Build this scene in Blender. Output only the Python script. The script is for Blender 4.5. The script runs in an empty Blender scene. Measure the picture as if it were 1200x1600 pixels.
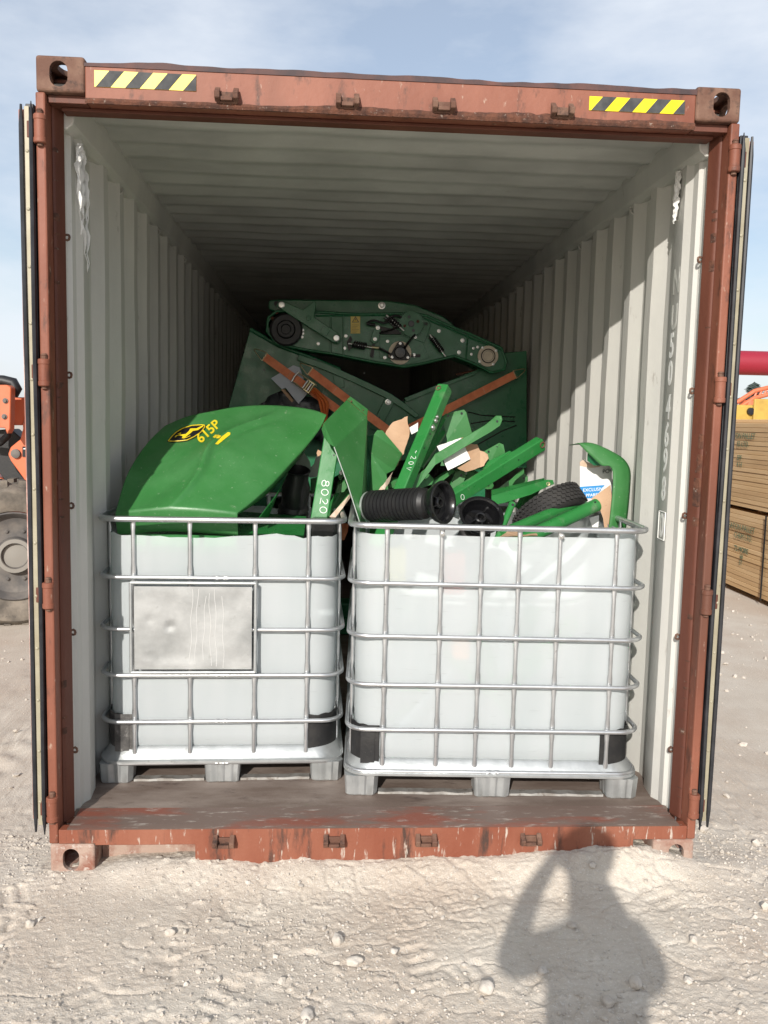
import bpy, bmesh, math, random
import numpy as np
from mathutils import Vector, Matrix, noise as mnoise
from mathutils.bvhtree import BVHTree
random.seed(7); rng = np.random.default_rng(7)
R = math.radians
scn = bpy.context.scene
COL = scn.collection

# ------------------------------------------------------------------ camera
cam = bpy.data.cameras.new('camera'); camo = bpy.data.objects.new('camera', cam); COL.objects.link(camo)
cam.sensor_fit = 'HORIZONTAL'; cam.sensor_width = 36; cam.lens = 40.7615
cam.clip_start = .005; cam.clip_end = 3000
rows = [[0.99792, -0.060334, 0.022696], [-0.016157, 0.106747, 0.994155], [-0.062405, -0.992454, 0.105551]]
m = Matrix(rows).transposed().to_4x4(); m.translation = Vector((1.0103,-3.1268,1.7042))
camo.matrix_world = m
scn.camera = camo
# ------------------------------------------------------------------ light
SUN = Vector((.30, 1, -.50)).normalized()
el = math.asin(-SUN.z); az = math.atan2(-SUN.x, -SUN.y)
w = bpy.data.worlds.new('World'); scn.world = w; w.use_nodes = True
nt = w.node_tree; N = nt.nodes; Lk = nt.links
bg = N['Background']; bg.inputs['Strength'].default_value = .11
sky = N.new('ShaderNodeTexSky'); sky.sky_type = 'NISHITA'; sky.sun_disc = False
sky.sun_elevation = el; sky.sun_rotation = az % (2*math.pi); sky.dust_density = 1.2; sky.air_density = 1.0
tc = N.new('ShaderNodeTexCoord'); mp = N.new('ShaderNodeMapping'); mp.inputs['Scale'].default_value = (1, 1, 2.6)
cn = N.new('ShaderNodeTexNoise'); cn.inputs['Scale'].default_value = 3.0; cn.inputs['Detail'].default_value = 7; cn.inputs['Roughness'].default_value = .55
cr = N.new('ShaderNodeValToRGB'); cr.color_ramp.elements[0].position = .38; cr.color_ramp.elements[1].position = .66
cr.color_ramp.elements[0].color = (.30, .30, .30, 1); cr.color_ramp.elements[1].color = (.85, .85, .85, 1)
mx = N.new('ShaderNodeMixRGB'); mx.inputs[2].default_value = (6.6, 7.0, 7.6, 1)
Lk.new(tc.outputs['Generated'], mp.inputs[0]); Lk.new(mp.outputs[0], cn.inputs[0]); Lk.new(cn.outputs[0], cr.inputs[0])
Lk.new(cr.outputs[0], mx.inputs[0]); Lk.new(sky.outputs[0], mx.inputs[1]); Lk.new(mx.outputs[0], bg.inputs[0])
sl = bpy.data.lights.new('sun', 'SUN'); sl.energy = 4.2; sl.angle = R(.6); sl.color = (1, .95, .88)
so = bpy.data.objects.new('sun', sl); COL.objects.link(so); so.rotation_euler = SUN.to_track_quat('-Z', 'Y').to_euler(); so.location = (-3, -10, 8)
scn.view_settings.view_transform = 'Standard'; scn.view_settings.look = 'None'
scn.view_settings.exposure = .28; scn.view_settings.gamma = 1; scn.view_settings.use_curve_mapping = False

# ------------------------------------------------------------------ materials
MATS = {}
def pmat(name, col, rough=.5, metal=0., col2=None, s2=4., lo=.4, hi=.7, dirt=None, sd=18., dlo=.58, dhi=.68, bump=0., bs=60., stretch=(1, 1, 1), spec=.5, rvar=0., extra=None):
    """layered procedural paint: base, a soft second tone, sharp stains, fine relief"""
    m = bpy.data.materials.new(name); m.use_nodes = True; n = m.node_tree.nodes; l = m.node_tree.links
    b = n['Principled BSDF']; b.inputs['Roughness'].default_value = rough; b.inputs['Metallic'].default_value = metal
    b.inputs['Specular IOR Level'].default_value = spec
    g = n.new('ShaderNodeNewGeometry'); mpn = n.new('ShaderNodeMapping'); mpn.inputs['Scale'].default_value = stretch
    l.new(g.outputs['Position'], mpn.inputs[0])
    def nz(scale, det=6, ro=.6, plain=False):
        t = n.new('ShaderNodeTexNoise'); t.inputs['Scale'].default_value = scale; t.inputs['Detail'].default_value = det; t.inputs['Roughness'].default_value = ro
        l.new(g.outputs['Position'] if plain else mpn.outputs[0], t.inputs[0]); return t
    def ramp(src, a, c):
        r = n.new('ShaderNodeMapRange'); r.inputs[1].default_value = a; r.inputs[2].default_value = c; l.new(src, r.inputs[0]); return r.outputs[0]
    cur = n.new('ShaderNodeRGB'); cur.outputs[0].default_value = (*col, 1); cur = cur.outputs[0]
    def mix(fac, c2, cur):
        x = n.new('ShaderNodeMixRGB'); l.new(fac, x.inputs[0]); l.new(cur, x.inputs[1]); x.inputs[2].default_value = (*c2, 1); return x.outputs[0]
    if col2: cur = mix(ramp(nz(s2).outputs[0], lo, hi), col2, cur)
    if dirt: cur = mix(ramp(nz(sd, 8, .7).outputs[0], dlo, dhi), dirt, cur)
    if extra: cur = extra(n, l, g, nz, ramp, mix, cur)
    l.new(cur, b.inputs['Base Color'])
    if rvar:
        q = n.new('ShaderNodeMapRange'); q.inputs[1].default_value = .3; q.inputs[2].default_value = .7; q.inputs[3].default_value = rough-rvar; q.inputs[4].default_value = rough+rvar
        l.new(nz(s2*3).outputs[0], q.inputs[0]); l.new(q.outputs[0], b.inputs['Roughness'])
    if bump:
        bn = n.new('ShaderNodeBump'); bn.inputs['Strength'].default_value = 1; bn.inputs['Distance'].default_value = bump
        l.new(nz(bs, 5, .6, True).outputs[0], bn.inputs['Height']); l.new(bn.outputs[0], b.inputs['Normal'])
    MATS[name] = m; return m
RED = pmat('container_paint', (.165, .047, .0235), .62, 0, (.255, .092, .055), 2.4, .40, .64, (.060, .026, .017), 13, .55, .68, .0012, 45, (1, 1, .38), extra=lambda n, l, g, nz, ramp, mix, cur: mix(ramp(nz(46, 6).outputs[0], .64, .72), (.36, .25, .19), mix(ramp(nz(1.3, 5).outputs[0], .50, .70), (.115, .042, .024), cur)))
SILLM = pmat('sill_paint', (.20, .056, .028), .65, 0, (.26, .095, .055), 3, .40, .64, (.055, .028, .02), 10, .54, .66, .0015, 60, (1.4, 1, .3), extra=lambda n, l, g, nz, ramp, mix, cur: mix(ramp(nz(30, 6).outputs[0], .60, .68), (.46, .40, .34), cur))
REDD = pmat('shaded_post_paint', (.092, .026, .014), .65, 0, (.145, .046, .025), 3, .42, .68, (.05, .022, .015), 11, .60, .70, .0015, 50, (1, 1, .35))  # grimy red, darkened further to paint in the shade of the inner post faces
RUST = pmat('rust_crust', (.13, .05, .028), .9, 0, (.06, .026, .017), 22, .4, .6, (.30, .24, .20), 60, .60, .68, .006, 90)
FITT = pmat('corner_casting', (.115, .052, .033), .78, 0, (.20, .115, .078), 9, .42, .7, (.04, .022, .016), 22, .52, .66, .002, 70)
FITB = pmat('dusty_casting', (.36, .26, .21), .85, 0, (.22, .09, .06), 12, .42, .66, (.5, .45, .4), 25, .56, .68, .003, 70)
WALL = pmat('interior_white_paint', (.555, .545, .505), .5, 0, (.45, .445, .42), 2.6, .4, .7, (.20, .175, .145), 15, .63, .76, .001, 30, (1, 1, .3))
ROOFM = pmat('roof_white_paint', (.52, .515, .485), .55, 0, (.37, .365, .345), 3.4, .4, .68, (.12, .10, .08), 9, .66, .76, .001, 30, (.5, 1, 1))
FLOORM = pmat('floor_boards', (.135, .098, .078), .75, 0, (.25, .205, .175), 4.5, .40, .68, (.07, .048, .04), 14, .58, .7, .0015, 80, (.5, 1.6, 1))
THRESH = pmat('threshold_plate', (.155, .108, .088), .6, .1, (.215, .070, .045), 5, .48, .62, (.36, .32, .28), 22, .56, .68, .001, 80, (.5, 1.8, 1))
GREEN = pmat('green_paint', (.020, .165, .036), .32, 0, (.030, .19, .048), 5, .4, .7, (.14, .27, .13), 30, .62, .78, .0006, 25, rvar=.1, extra=lambda n, l, g, nz, ramp, mix, cur: mix(ramp(nz(9, 7).outputs[0], .60, .86), (.15, .22, .13), cur))
GREEN2 = pmat('worn_green_paint', (.030, .150, .036), .42, 0, (.052, .185, .058), 4, .38, .68, (.17, .27, .15), 22, .62, .76, .0008, 30, rvar=.1, extra=lambda n, l, g, nz, ramp, mix, cur: mix(ramp(nz(75, 8).outputs[0], .66, .74), (.26, .36, .24), cur))
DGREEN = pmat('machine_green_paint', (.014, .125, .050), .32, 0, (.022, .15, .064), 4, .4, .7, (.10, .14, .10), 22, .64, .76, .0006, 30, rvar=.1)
STEEL = pmat('galvanised_tube', (.62, .635, .645), .34, .85, (.48, .49, .50), 9, .4, .7, (.28, .28, .28), 40, .62, .72, .0005, 70)
ZINC = pmat('galvanised_sheet', (.54, .56, .56), .42, .7, (.40, .42, .42), 8, .38, .66, (.30, .29, .27), 24, .62, .74, .0008, 40)
PLATE = pmat('label_plate_steel', (.52, .53, .53), .46, .75, (.33, .34, .34), 6, .35, .7, (.27, .27, .26), 20, .62, .76, .0004, 50)
RUNNER = pmat('scuffed_runner', (.33, .32, .30), .6, .5, (.22, .20, .18), 14, .4, .65, (.14, .11, .09), 30, .56, .68)
BOLT = pmat('zinc_bolt', (.60, .60, .58), .3, .9)
BRASS = pmat('yellow_zinc', (.52, .46, .28), .35, .8)
CREAM = pmat('cream_bearing_ring', (.62, .54, .42), .5, 0, (.5, .42, .33), 20)
BLACK = pmat('black_rubber', (.009, .009, .010), .5, 0, (.016, .0155, .015), 12, .45, .7, (.05, .047, .042), 50, .68, .80, .0008, 60)
BPLAS = pmat('black_plastic', (.007, .007, .008), .24, 0, (.013, .013, .013), 14, .5, .7, (.06, .055, .05), 40, .68, .80, .0004, 60)
PROT = pmat('black_protector', (.010, .010, .011), .6, 0, (.022, .021, .02), 16, .45, .68, (.14, .13, .12), 60, .64, .74, .001, 90)
PROTG = pmat('dusty_protector', (.09, .085, .08), .7, 0, (.035, .033, .032), 13, .45, .65, (.22, .21, .2), 50, .58, .7, .001, 90)
GASK = pmat('door_gasket', (.010, .011, .014), .5, 0, (.03, .03, .035), 10)
STRIP = pmat('gasket_strip', (.34, .31, .225), .5, .1, (.26, .225, .15), 8, .4, .7, (.22, .15, .09), 30, .62, .72)
DOORE = pmat('door_edge_paint', (.36, .16, .125), .55, 0, (.66, .52, .47), 6, .46, .62, (.35, .12, .08), 14, .58, .68)
CARD = pmat('cardboard', (.43, .27, .165), .85, 0, (.50, .335, .215), 7, .4, .7, (.33, .2, .12), 40, .62, .75, .0008, 120)
CARDW = pmat('white_card', (.78, .78, .76), .6, 0, (.68, .67, .64), 8)
CARDE = pmat('torn_card', (.62, .50, .40), .9, 0, (.5, .36, .25), 30)
ORANGE = pmat('orange_webbing', (.80, .27, .13), .75, 0, (.62, .18, .08), 14, .4, .65, (.30, .09, .05), 50, .64, .74, .0008, 220)
ORANGE2 = pmat('bright_orange_webbing', (.62, .15, .03), .7, 0, (.5, .1, .02), 14)
GREYC = pmat('grey_card', (.50, .53, .58), .8, 0, (.42, .45, .50), 9, .4, .7)
CLOTH = pmat('torn_white_fabric', (.76, .76, .74), .9, 0, (.62, .62, .59), 30)
YEL = pmat('yellow_decal', (.80, .62, .02), .4, 0, (.7, .5, .02), 30)
BLKD = pmat('black_decal', (.012, .012, .016), .3)
WHITEP = pmat('white_marker', (.82, .84, .82), .6)
LETTW = pmat('white_stencil', (.90, .90, .87), .5, 0, None)
BLUE = pmat('blue_print', (.03, .25, .58), .5)
HYEL = pmat('hazard_yellow', (.85, .66, .0), .4, 0, (.7, .55, .02), 20, .4, .7)
HBLK = pmat('hazard_black', (.035, .037, .04), .75, 0, (.08, .08, .08), 20, .4, .7)
TYRE = pmat('tyre_rubber', (.018, .017, .017), .85, 0, (.034, .032, .03), 10, .4, .68, (.14, .12, .1), 40, .62, .74, .001, 60)
DTYRE = pmat('dusty_tyre_rubber', (.085, .075, .064), .9, 0, (.22, .19, .155), 5, .38, .62, (.08, .07, .065), 14, .6, .7, .002, 40)
RIM = pmat('dusty_rim', (.085, .08, .078), .75, 0, (.18, .16, .14), 6, .4, .68)
LORNG = pmat('loader_orange', (.62, .135, .05), .45, 0, (.55, .16, .08), 5, .4, .7, (.35, .2, .13), 20, .62, .74)
WOOD = pmat('sawn_lumber', (.60, .405, .205), .8, 0, (.68, .49, .28), 3, .4, .7, (.36, .23, .11), 20, .62, .74, .0008, 60, (3, .4, 3))
WOODB = pmat('sawn_lumber_dark', (.52, .34, .17), .8, 0, (.62, .43, .23), 3, .4, .7, (.32, .2, .1), 20, .62, .74, .0008, 60, (3, .4, 3))
STENC = pmat('green_stencil', (.10, .16, .10), .8)
PIPER = pmat('red_pipe_paint', (.27, .012, .03), .5)
YELM = pmat('plant_yellow', (.50, .32, .06), .6, 0, (.40, .25, .05), 4)
LEAF = pmat('conifer_leaf', (.035, .05, .045), .9, 0, (.06, .075, .065), 2)
BARK = pmat('bark', (.09, .07, .055), .95)
SKIN = pmat('skin', (.42, .24, .17), .55); HAIR = pmat('hair', (.03, .02, .015), .6)
JACK = pmat('navy_jacket', (.05, .06, .09), .85); TROU = pmat('dark_trousers', (.04, .04, .045), .9)
STAINW = pmat('dried_drip', (.60, .60, .585), .6)

def soil_extra(n, l, g, nz, ramp, mix, cur):
    cur = mix(ramp(nz(1.1, 4).outputs[0], .45, .7), (.485, .405, .33), cur)
    return mix(ramp(nz(140, 3).outputs[0], .56, .7), (.66, .62, .56), cur)
SOIL = pmat('dry_soil', (.535, .475, .40), .95, 0, (.59, .535, .46), 5, .4, .68, (.45, .395, .33), 36, .60, .78, .0035, 170, spec=.2, extra=soil_extra)
STONE = pmat('pale_stone', (.48, .43, .37), .9, 0, (.58, .535, .48), 14, .4, .65, (.34, .30, .27), 60, .58, .72, .0015, 160, spec=.25)

def bottle_mat(name, tint):
    m = bpy.data.materials.new(name); m.use_nodes = True; n = m.node_tree.nodes; l = m.node_tree.links
    b = n['Principled BSDF']; b.inputs['Roughness'].default_value = .38
    g = n.new('ShaderNodeNewGeometry'); t = n.new('ShaderNodeTexNoise'); t.inputs['Scale'].default_value = 3.2; t.inputs['Detail'].default_value = 3
    l.new(g.outputs['Position'], t.inputs[0])
    x = n.new('ShaderNodeMixRGB'); l.new(t.outputs[0], x.inputs[0]); x.inputs[1].default_value = (*tint, 1); x.inputs[2].default_value = (.80, .84, .86, 1)
    # a few fine grey scuffs from the cage bars
    mp2 = n.new('ShaderNodeMapping'); mp2.inputs['Scale'].default_value = (5, 5, 60); l.new(g.outputs['Position'], mp2.inputs[0])
    t2 = n.new('ShaderNodeTexNoise'); t2.inputs['Scale'].default_value = 2.2; t2.inputs['Detail'].default_value = 2; l.new(mp2.outputs[0], t2.inputs[0])
    r = n.new('ShaderNodeMapRange'); r.inputs[1].default_value = .67; r.inputs[2].default_value = .76; r.inputs[4].default_value = .5; l.new(t2.outputs[0], r.inputs[0])
    x2 = n.new('ShaderNodeMixRGB'); l.new(r.outputs[0], x2.inputs[0]); l.new(x.outputs[0], x2.inputs[1]); x2.inputs[2].default_value = (.42, .45, .45, 1)
    mp3 = n.new('ShaderNodeMapping'); mp3.inputs['Scale'].default_value = (5, 5, .8); l.new(g.outputs['Position'], mp3.inputs[0])
    t3 = n.new('ShaderNodeTexNoise'); t3.inputs['Scale'].default_value = 1.6; t3.inputs['Detail'].default_value = 3; l.new(mp3.outputs[0], t3.inputs[0])
    r3 = n.new('ShaderNodeMapRange'); r3.inputs[1].default_value = .42; r3.inputs[2].default_value = .72; r3.inputs[4].default_value = .8; l.new(t3.outputs[0], r3.inputs[0])
    x3 = n.new('ShaderNodeMixRGB'); l.new(r3.outputs[0], x3.inputs[0]); l.new(x2.outputs[0], x3.inputs[1]); x3.inputs[2].default_value = (.69, .75, .765, 1)
    l.new(x3.outputs[0], b.inputs['Base Color'])
    tr = n.new('ShaderNodeBsdfTranslucent'); tr.inputs[0].default_value = (.74, .80, .80, 1)
    rf = n.new('ShaderNodeBsdfRefraction'); rf.inputs['Roughness'].default_value = .34; rf.inputs['IOR'].default_value = 1.05; rf.inputs['Color'].default_value = (.9, .95, .95, 1)
    m1 = n.new('ShaderNodeMixShader'); m1.inputs[0].default_value = .26; l.new(b.outputs[0], m1.inputs[1]); l.new(tr.outputs[0], m1.inputs[2])
    m2 = n.new('ShaderNodeMixShader'); m2.inputs[0].default_value = .33; l.new(m1.outputs[0], m2.inputs[1]); l.new(rf.outputs[0], m2.inputs[2])
    l.new(m2.outputs[0], n['Material Output'].inputs['Surface']); return m
BOTL = bottle_mat('clouded_polyethylene', (.77, .82, .835))

# ------------------------------------------------------------------ helpers
V = Vector
def thing(name, label, cat, loc=(0, 0, 0), rz=0., group=None):
    o = bpy.data.objects.new(name, None); COL.objects.link(o); o.location = loc; o.rotation_euler.z = rz; o.empty_display_size = .1
    o['label'] = label; o['category'] = cat
    if group: o['group'] = group
    return o
def tag(o, label, cat, group=None):
    o['label'] = label; o['category'] = cat
    if group: o['group'] = group
    return o
def link(name, me, mat, parent=None, smooth=None):
    o = bpy.data.objects.new(name, me); COL.objects.link(o)
    if mat and not me.materials: me.materials.append(mat)
    if parent is not None: o.parent = parent
    if smooth is not None:
        me.polygons.foreach_set('use_smooth', [smooth]*len(me.polygons))
    return o
def mesh(name, vs, fs, mat, parent=None, smooth=False):
    me = bpy.data.meshes.new(name); me.from_pydata([tuple(v) for v in vs], [], fs); me.update()
    return link(name, me, mat, parent, smooth)
def fixn(o):
    bm = bmesh.new(); bm.from_mesh(o.data); bmesh.ops.recalc_face_normals(bm, faces=bm.faces); bm.to_mesh(o.data); bm.free(); return o
def autosmooth(o, ang=40):
    bm = bmesh.new(); bm.from_mesh(o.data)
    for f in bm.faces: f.smooth = True
    for e in bm.edges:
        if len(e.link_faces) == 2 and e.calc_face_angle(0) > R(ang): e.smooth = False
    bm.to_mesh(o.data); bm.free(); return o
def box(name, lo, hi, mat, parent=None, bev=.003, seg=2, mtx=None):
    bm = bmesh.new(); bmesh.ops.create_cube(bm, size=1)
    lo = V(lo); hi = V(hi); c = (lo+hi)/2; s = hi-lo
    for v in bm.verts: v.co = V((v.co.x*s.x, v.co.y*s.y, v.co.z*s.z))+c
    if bev: bmesh.ops.bevel(bm, geom=bm.edges[:], offset=min(bev, min(s)*.45), segments=seg, affect='EDGES', profile=.5)
    if mtx: bmesh.ops.transform(bm, matrix=mtx, verts=bm.verts)
    me = bpy.data.meshes.new(name); bm.to_mesh(me); bm.free()
    return link(name, me, mat, parent)
def prism(name, pts, vec, mat, parent=None, bev=.0, seg=1):
    """flat outline in 3D given real thickness along vec"""
    vec = V(vec); bm = bmesh.new()
    a = [bm.verts.new(V(p)) for p in pts]; b = [bm.verts.new(V(p)+vec) for p in pts]; n = len(pts)
    bm.faces.new(a); bm.faces.new(b[::-1])
    for i in range(n): bm.faces.new((a[i], b[i], b[(i+1) % n], a[(i+1) % n]))
    bmesh.ops.recalc_face_normals(bm, faces=bm.faces)
    if bev:
        es = [e for e in bm.edges if len(e.link_faces) == 2 and e.calc_face_angle(0) > .5]
        bmesh.ops.bevel(bm, geom=es, offset=bev, segments=seg, affect='EDGES')
    bmesh.ops.triangulate(bm, faces=[f for f in bm.faces if len(f.verts) > 4])
    me = bpy.data.meshes.new(name); bm.to_mesh(me); bm.free(); return link(name, me, mat, parent)
def frames(pts, closed):
    n = len(pts); T = []
    for i in range(n):
        a = pts[(i-1) % n] if (closed or i > 0) else pts[i]; b = pts[(i+1) % n] if (closed or i < n-1) else pts[i]
        t = (b-a); T.append(t.normalized() if t.length > 1e-9 else V((0, 0, 1)))
    u = T[0].cross(V((0, 0, 1)));
    if u.length < .05: u = T[0].cross(V((0, 1, 0)))
    u.normalize(); out = []
    for t in T:
        u = (u - t*u.dot(t)); u.normalize(); out.append((u.copy(), t.cross(u).normalized()))
    return out
def tubegeo(pts, r, seg=8, closed=False, sq=None):
    pts = [V(p) for p in pts]; fr = frames(pts, closed); vs = []; fs = []; n = len(pts)
    for i, p in enumerate(pts):
        rr = r[i] if isinstance(r, (list, tuple)) else r
        q = sq[i] if sq else (1, 1)
        for k in range(seg):
            a = 2*math.pi*k/seg; vs.append(p+fr[i][0]*(math.cos(a)*rr*q[0])+fr[i][1]*(math.sin(a)*rr*q[1]))
    for i in range(n if closed else n-1):
        j = (i+1) % n
        for k in range(seg): fs.append((i*seg+k, i*seg+(k+1) % seg, j*seg+(k+1) % seg, j*seg+k))
    if not closed:
        fs.append(tuple(range(seg))[::-1]); fs.append(tuple((n-1)*seg+k for k in range(seg)))
    return vs, fs
def tube(name, pts, r, mat, parent=None, seg=8, closed=False, sq=None):
    vs, fs = tubegeo(pts, r, seg, closed, sq); o = mesh(name, vs, fs, mat, parent); fixn(o); return autosmooth(o, 50)
def basis(axis):
    a = V(axis).normalized(); u = a.cross(V((0, 0, 1)))
    if u.length < .05: u = a.cross(V((1, 0, 0)))
    u.normalize(); return u, a.cross(u), a
def lathe(name, prof, org, axis, mat, parent=None, seg=32, ang=35):
    """profile [(radius, height along axis)]"""
    u, v, a = basis(axis); org = V(org); vs = []; fs = []
    for r, h in prof:
        for k in range(seg):
            t = 2*math.pi*k/seg; vs.append(org+a*h+u*(r*math.cos(t))+v*(r*math.sin(t)))
    for i in range(len(prof)-1):
        for k in range(seg): fs.append((i*seg+k, i*seg+(k+1) % seg, (i+1)*seg+(k+1) % seg, (i+1)*seg+k))
    hs = [q[1] for q in prof]; cl = prof[0] == prof[-1]
    if prof[0][0] > 1e-4 and hs[0] <= min(hs)+1e-9 and not cl: fs.append(tuple(range(seg))[::-1])
    if prof[-1][0] > 1e-4 and hs[-1] >= max(hs)-1e-9 and not cl: fs.append(tuple((len(prof)-1)*seg+k for k in range(seg)))
    o = mesh(name, vs, fs, mat, parent)
    bm = bmesh.new(); bm.from_mesh(o.data); bmesh.ops.remove_doubles(bm, verts=bm.verts, dist=1e-5); bmesh.ops.recalc_face_normals(bm, faces=bm.faces); bm.to_mesh(o.data); bm.free()
    return autosmooth(o, ang)
def bolt(pos, axis, r, parent, mat=None, name='bolt'):
    return lathe(name, [(0, 0), (r*1.5, 0), (r*1.5, r*.25), (r, r*.3), (r*.95, r*1.0), (r*.7, r*1.15), (0, r*1.15)], pos, axis, mat or BOLT, parent, 6 if r < .006 else 10, 30)
def bushing(pos, axis, r, parent, mat=None, dark=None, name='bushing'):
    o = lathe(name, [(r*1.35, 0), (r*1.35, r*.35), (r, r*.35), (r*.95, -r*.6), (0, -r*.6)], pos, axis, mat or BRASS, parent, 18, 30); return o
def hole(pos, axis, r, parent, name='bolt_hole'):
    return lathe(name, [(r, 0), (r*.98, .0016), (0, .0016)], pos, axis, BLKD, parent, 12)
def rrect(x0, x1, y0, y1, r, n=6):
    out = []
    for cx, cy, a0 in ((x1-r, y0+r, -90), (x1-r, y1-r, 0), (x0+r, y1-r, 90), (x0+r, y0+r, 180)):
        for k in range(n+1):
            a = R(a0+90*k/n); out.append((cx+r*math.cos(a), cy+r*math.sin(a)))
    return out
def solidify(o, t):
    """give an open sheet a real thickness"""
    bm = bmesh.new(); bm.from_mesh(o.data); bmesh.ops.recalc_face_normals(bm, faces=bm.faces)
    bmesh.ops.solidify(bm, geom=bm.faces[:], thickness=t); bm.to_mesh(o.data); bm.free(); return o
def text(name, s, org, xd, yd, size, mat, parent=None, ext=.0008, snap=None, sx=1., align='LEFT', bold=0.):
    cu = bpy.data.curves.new(name, 'FONT'); cu.body = s; cu.size = size; cu.extrude = ext; cu.offset = bold; cu.align_x = align; cu.resolution_u = 3
    t = bpy.data.objects.new(name, cu); COL.objects.link(t)
    me = bpy.data.meshes.new_from_object(t.evaluated_get(bpy.context.evaluated_depsgraph_get()))
    bpy.data.objects.remove(t); bpy.data.curves.remove(cu)
    X = V(xd).normalized(); Z = X.cross(V(yd)).normalized(); Y = Z.cross(X); O = V(org)
    for v in me.vertices:
        q = O+X*(v.co.x*sx)+Y*v.co.y+Z*v.co.z
        if snap: q = snap(q)+Z*v.co.z
        v.co = q
    me.materials.clear(); return link(name, me, mat, parent)
def strokes(name, lines, org, xd, yd, size, r, mat, parent, wx_=1.):
    """hand-drawn marker strokes: flat ribbons of chalk on the surface"""
    X = V(xd).normalized(); Z = X.cross(V(yd)).normalized(); Y = Z.cross(X); O = V(org); vs = []; fs = []
    for ln in lines:
        p = [O+X*(a*size*wx_)+Y*(b*size)+Z*.0012 for a, b in ln]
        a, b = tubegeo(p, r, 6); o = len(vs); vs += a; fs += [tuple(i+o for i in f) for f in b]
    return fixn(mesh(name, vs, fs, mat, parent))
def arc(cx, cy, rx, ry, a0, a1, n=12): return [(cx+rx*math.cos(R(a0+(a1-a0)*k/n)), cy+ry*math.sin(R(a0+(a1-a0)*k/n))) for k in range(n+1)]
DIG = {'8': [arc(.3, .75, .22, .22, 0, 370), arc(.3, .27, .28, .27, 0, 370)], '0': [arc(.3, .5, .28, .46, 20, 385, 18)],
       '2': [arc(.3, .72, .24, .25, 160, -20, 10)+[(.35, .35), (.04, .04), (.62, .02)]], 'V': [[(.02, .95), (.28, .02), (.6, .98)]], '~': [[(0, .5), (.15, .62), (.35, .42), (.55, .56)]]}
def boolean(o, cutters):
    for c in cutters:
        md = o.modifiers.new('b', 'BOOLEAN'); md.operation = 'DIFFERENCE'; md.object = c; md.solver = 'EXACT'
    me = bpy.data.meshes.new_from_object(o.evaluated_get(bpy.context.evaluated_depsgraph_get()))
    o.modifiers.clear(); old = o.data; o.data = me; bpy.data.meshes.remove(old)
    for c in cutters: bpy.data.objects.remove(c)
    return o
def jit(p, s): return V(p)+V((random.uniform(-s, s), random.uniform(-s, s), random.uniform(-s, s)))

# ------------------------------------------------------------------ ground
def vnoise(x, y, sc, seed):
    r = np.random.default_rng(seed).random((256, 256)); X = x*sc+37.3; Y = y*sc+11.7
    i = np.floor(X).astype(int); j = np.floor(Y).astype(int); fx = X-i; fy = Y-j
    fx = fx*fx*(3-2*fx); fy = fy*fy*(3-2*fy); i %= 256; j %= 256; i1 = (i+1) % 256; j1 = (j+1) % 256
    return (r[i, j]*(1-fx)+r[i1, j]*fx)*(1-fy)+(r[i, j1]*(1-fx)+r[i1, j1]*fx)*fy-.5
prints = []
pr = random.Random(3)
for k in range(30):
    prints.append((pr.uniform(-.3, 3.2), pr.uniform(-1.0, -.08), pr.uniform(-.9, .9)+(0 if k % 2 else 1.6), pr.uniform(.045, .065), pr.uniform(.05, .15), pr.uniform(50, 75), pr.uniform(.0018, .0042)))
bank_x = [-.4, 0, .17, .3, .5, .7, 1., 1.3, 1.55, 1.75, 1.95, 2.05, 2.2, 2.35, 2.5, 2.8]
bank_z = [0, .012, .02, .040, .050, .050, .054, .060, .066, .074, .080, .105, .100, .065, .03, 0]
def height(x, y):
    near = np.clip(1-np.abs(y+.3)/8, .25, 1)
    h = .020*vnoise(x, y, .8, 1)+.011*vnoise(x, y, 2.3, 2)+.005*vnoise(x, y, 6, 3)+.002*vnoise(x, y, 15, 4)
    f = (.0018*vnoise(x, y, 34, 5)+.0028*vnoise(x, y, 68, 6)+.0034*vnoise(x, y, 125, 7))*(.45+1.1*np.clip(vnoise(x, y, 2.6, 14)+.5, 0, 1))
    # crumbly clods
    c = vnoise(x, y, 30, 8)+.35*vnoise(x, y, 75, 15); h = h+np.clip((c-.30)*.12, 0, .005)*(vnoise(x, y, 3.1, 16) > -.1)
    ridge = np.abs(vnoise(x, y, 9, 12)); h = h-.005*np.exp(-(ridge/.035)**2)*(vnoise(x, y, 1.7, 13) > 0)
    for (px, py, a, hw, hl, fr, am) in prints:
        dx = x-px; dy = y-py; u = dx*math.cos(a)+dy*math.sin(a); v = -dx*math.sin(a)+dy*math.cos(a)
        mk = np.clip(1-np.abs(u/hl)**6, 0, 1)*np.clip(1-np.abs(v/hw)**6, 0, 1)
        h = h+mk*(am*np.tanh(3*np.sin(u*fr*1.6+3*v))-.005)
    # wheel ruts running along the left of the box
    for cx, wd in ((-1.0, .16), (-.62, .13)):
        v = x-cx-.10*(y-1)
        mk = np.exp(-(v/wd)**4)*(y > .2); h = h+mk*(.012*np.tanh(2*np.sin(y*34+np.abs(v)*26))-.02)
    h = h+f
    b = np.interp(x, bank_x, bank_z); h = h+b*np.exp(-np.clip(-y+.0, 0, 9)**2/.012)*np.where(y > .02, np.exp(-(y-.02)/.25), 1)*(1+.30*vnoise(x, y, 6, 9)+.10*vnoise(x, y, 19, 17))
    inside = (x > -.02) & (x < 2.46) & (y > .25); h = np.where(inside, np.minimum(h, 0.0), h)
    return h*near
def axis(lo, hi, step, far, g):
    a = list(np.arange(lo, hi, step)); s = step; p = a[-1]
    while p < far: s *= g; p += s; a.append(p)
    s = step; p = a[0]
    while p > -far*.4: s *= g; p -= s; a.insert(0, p)
    return np.array(a)
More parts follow.
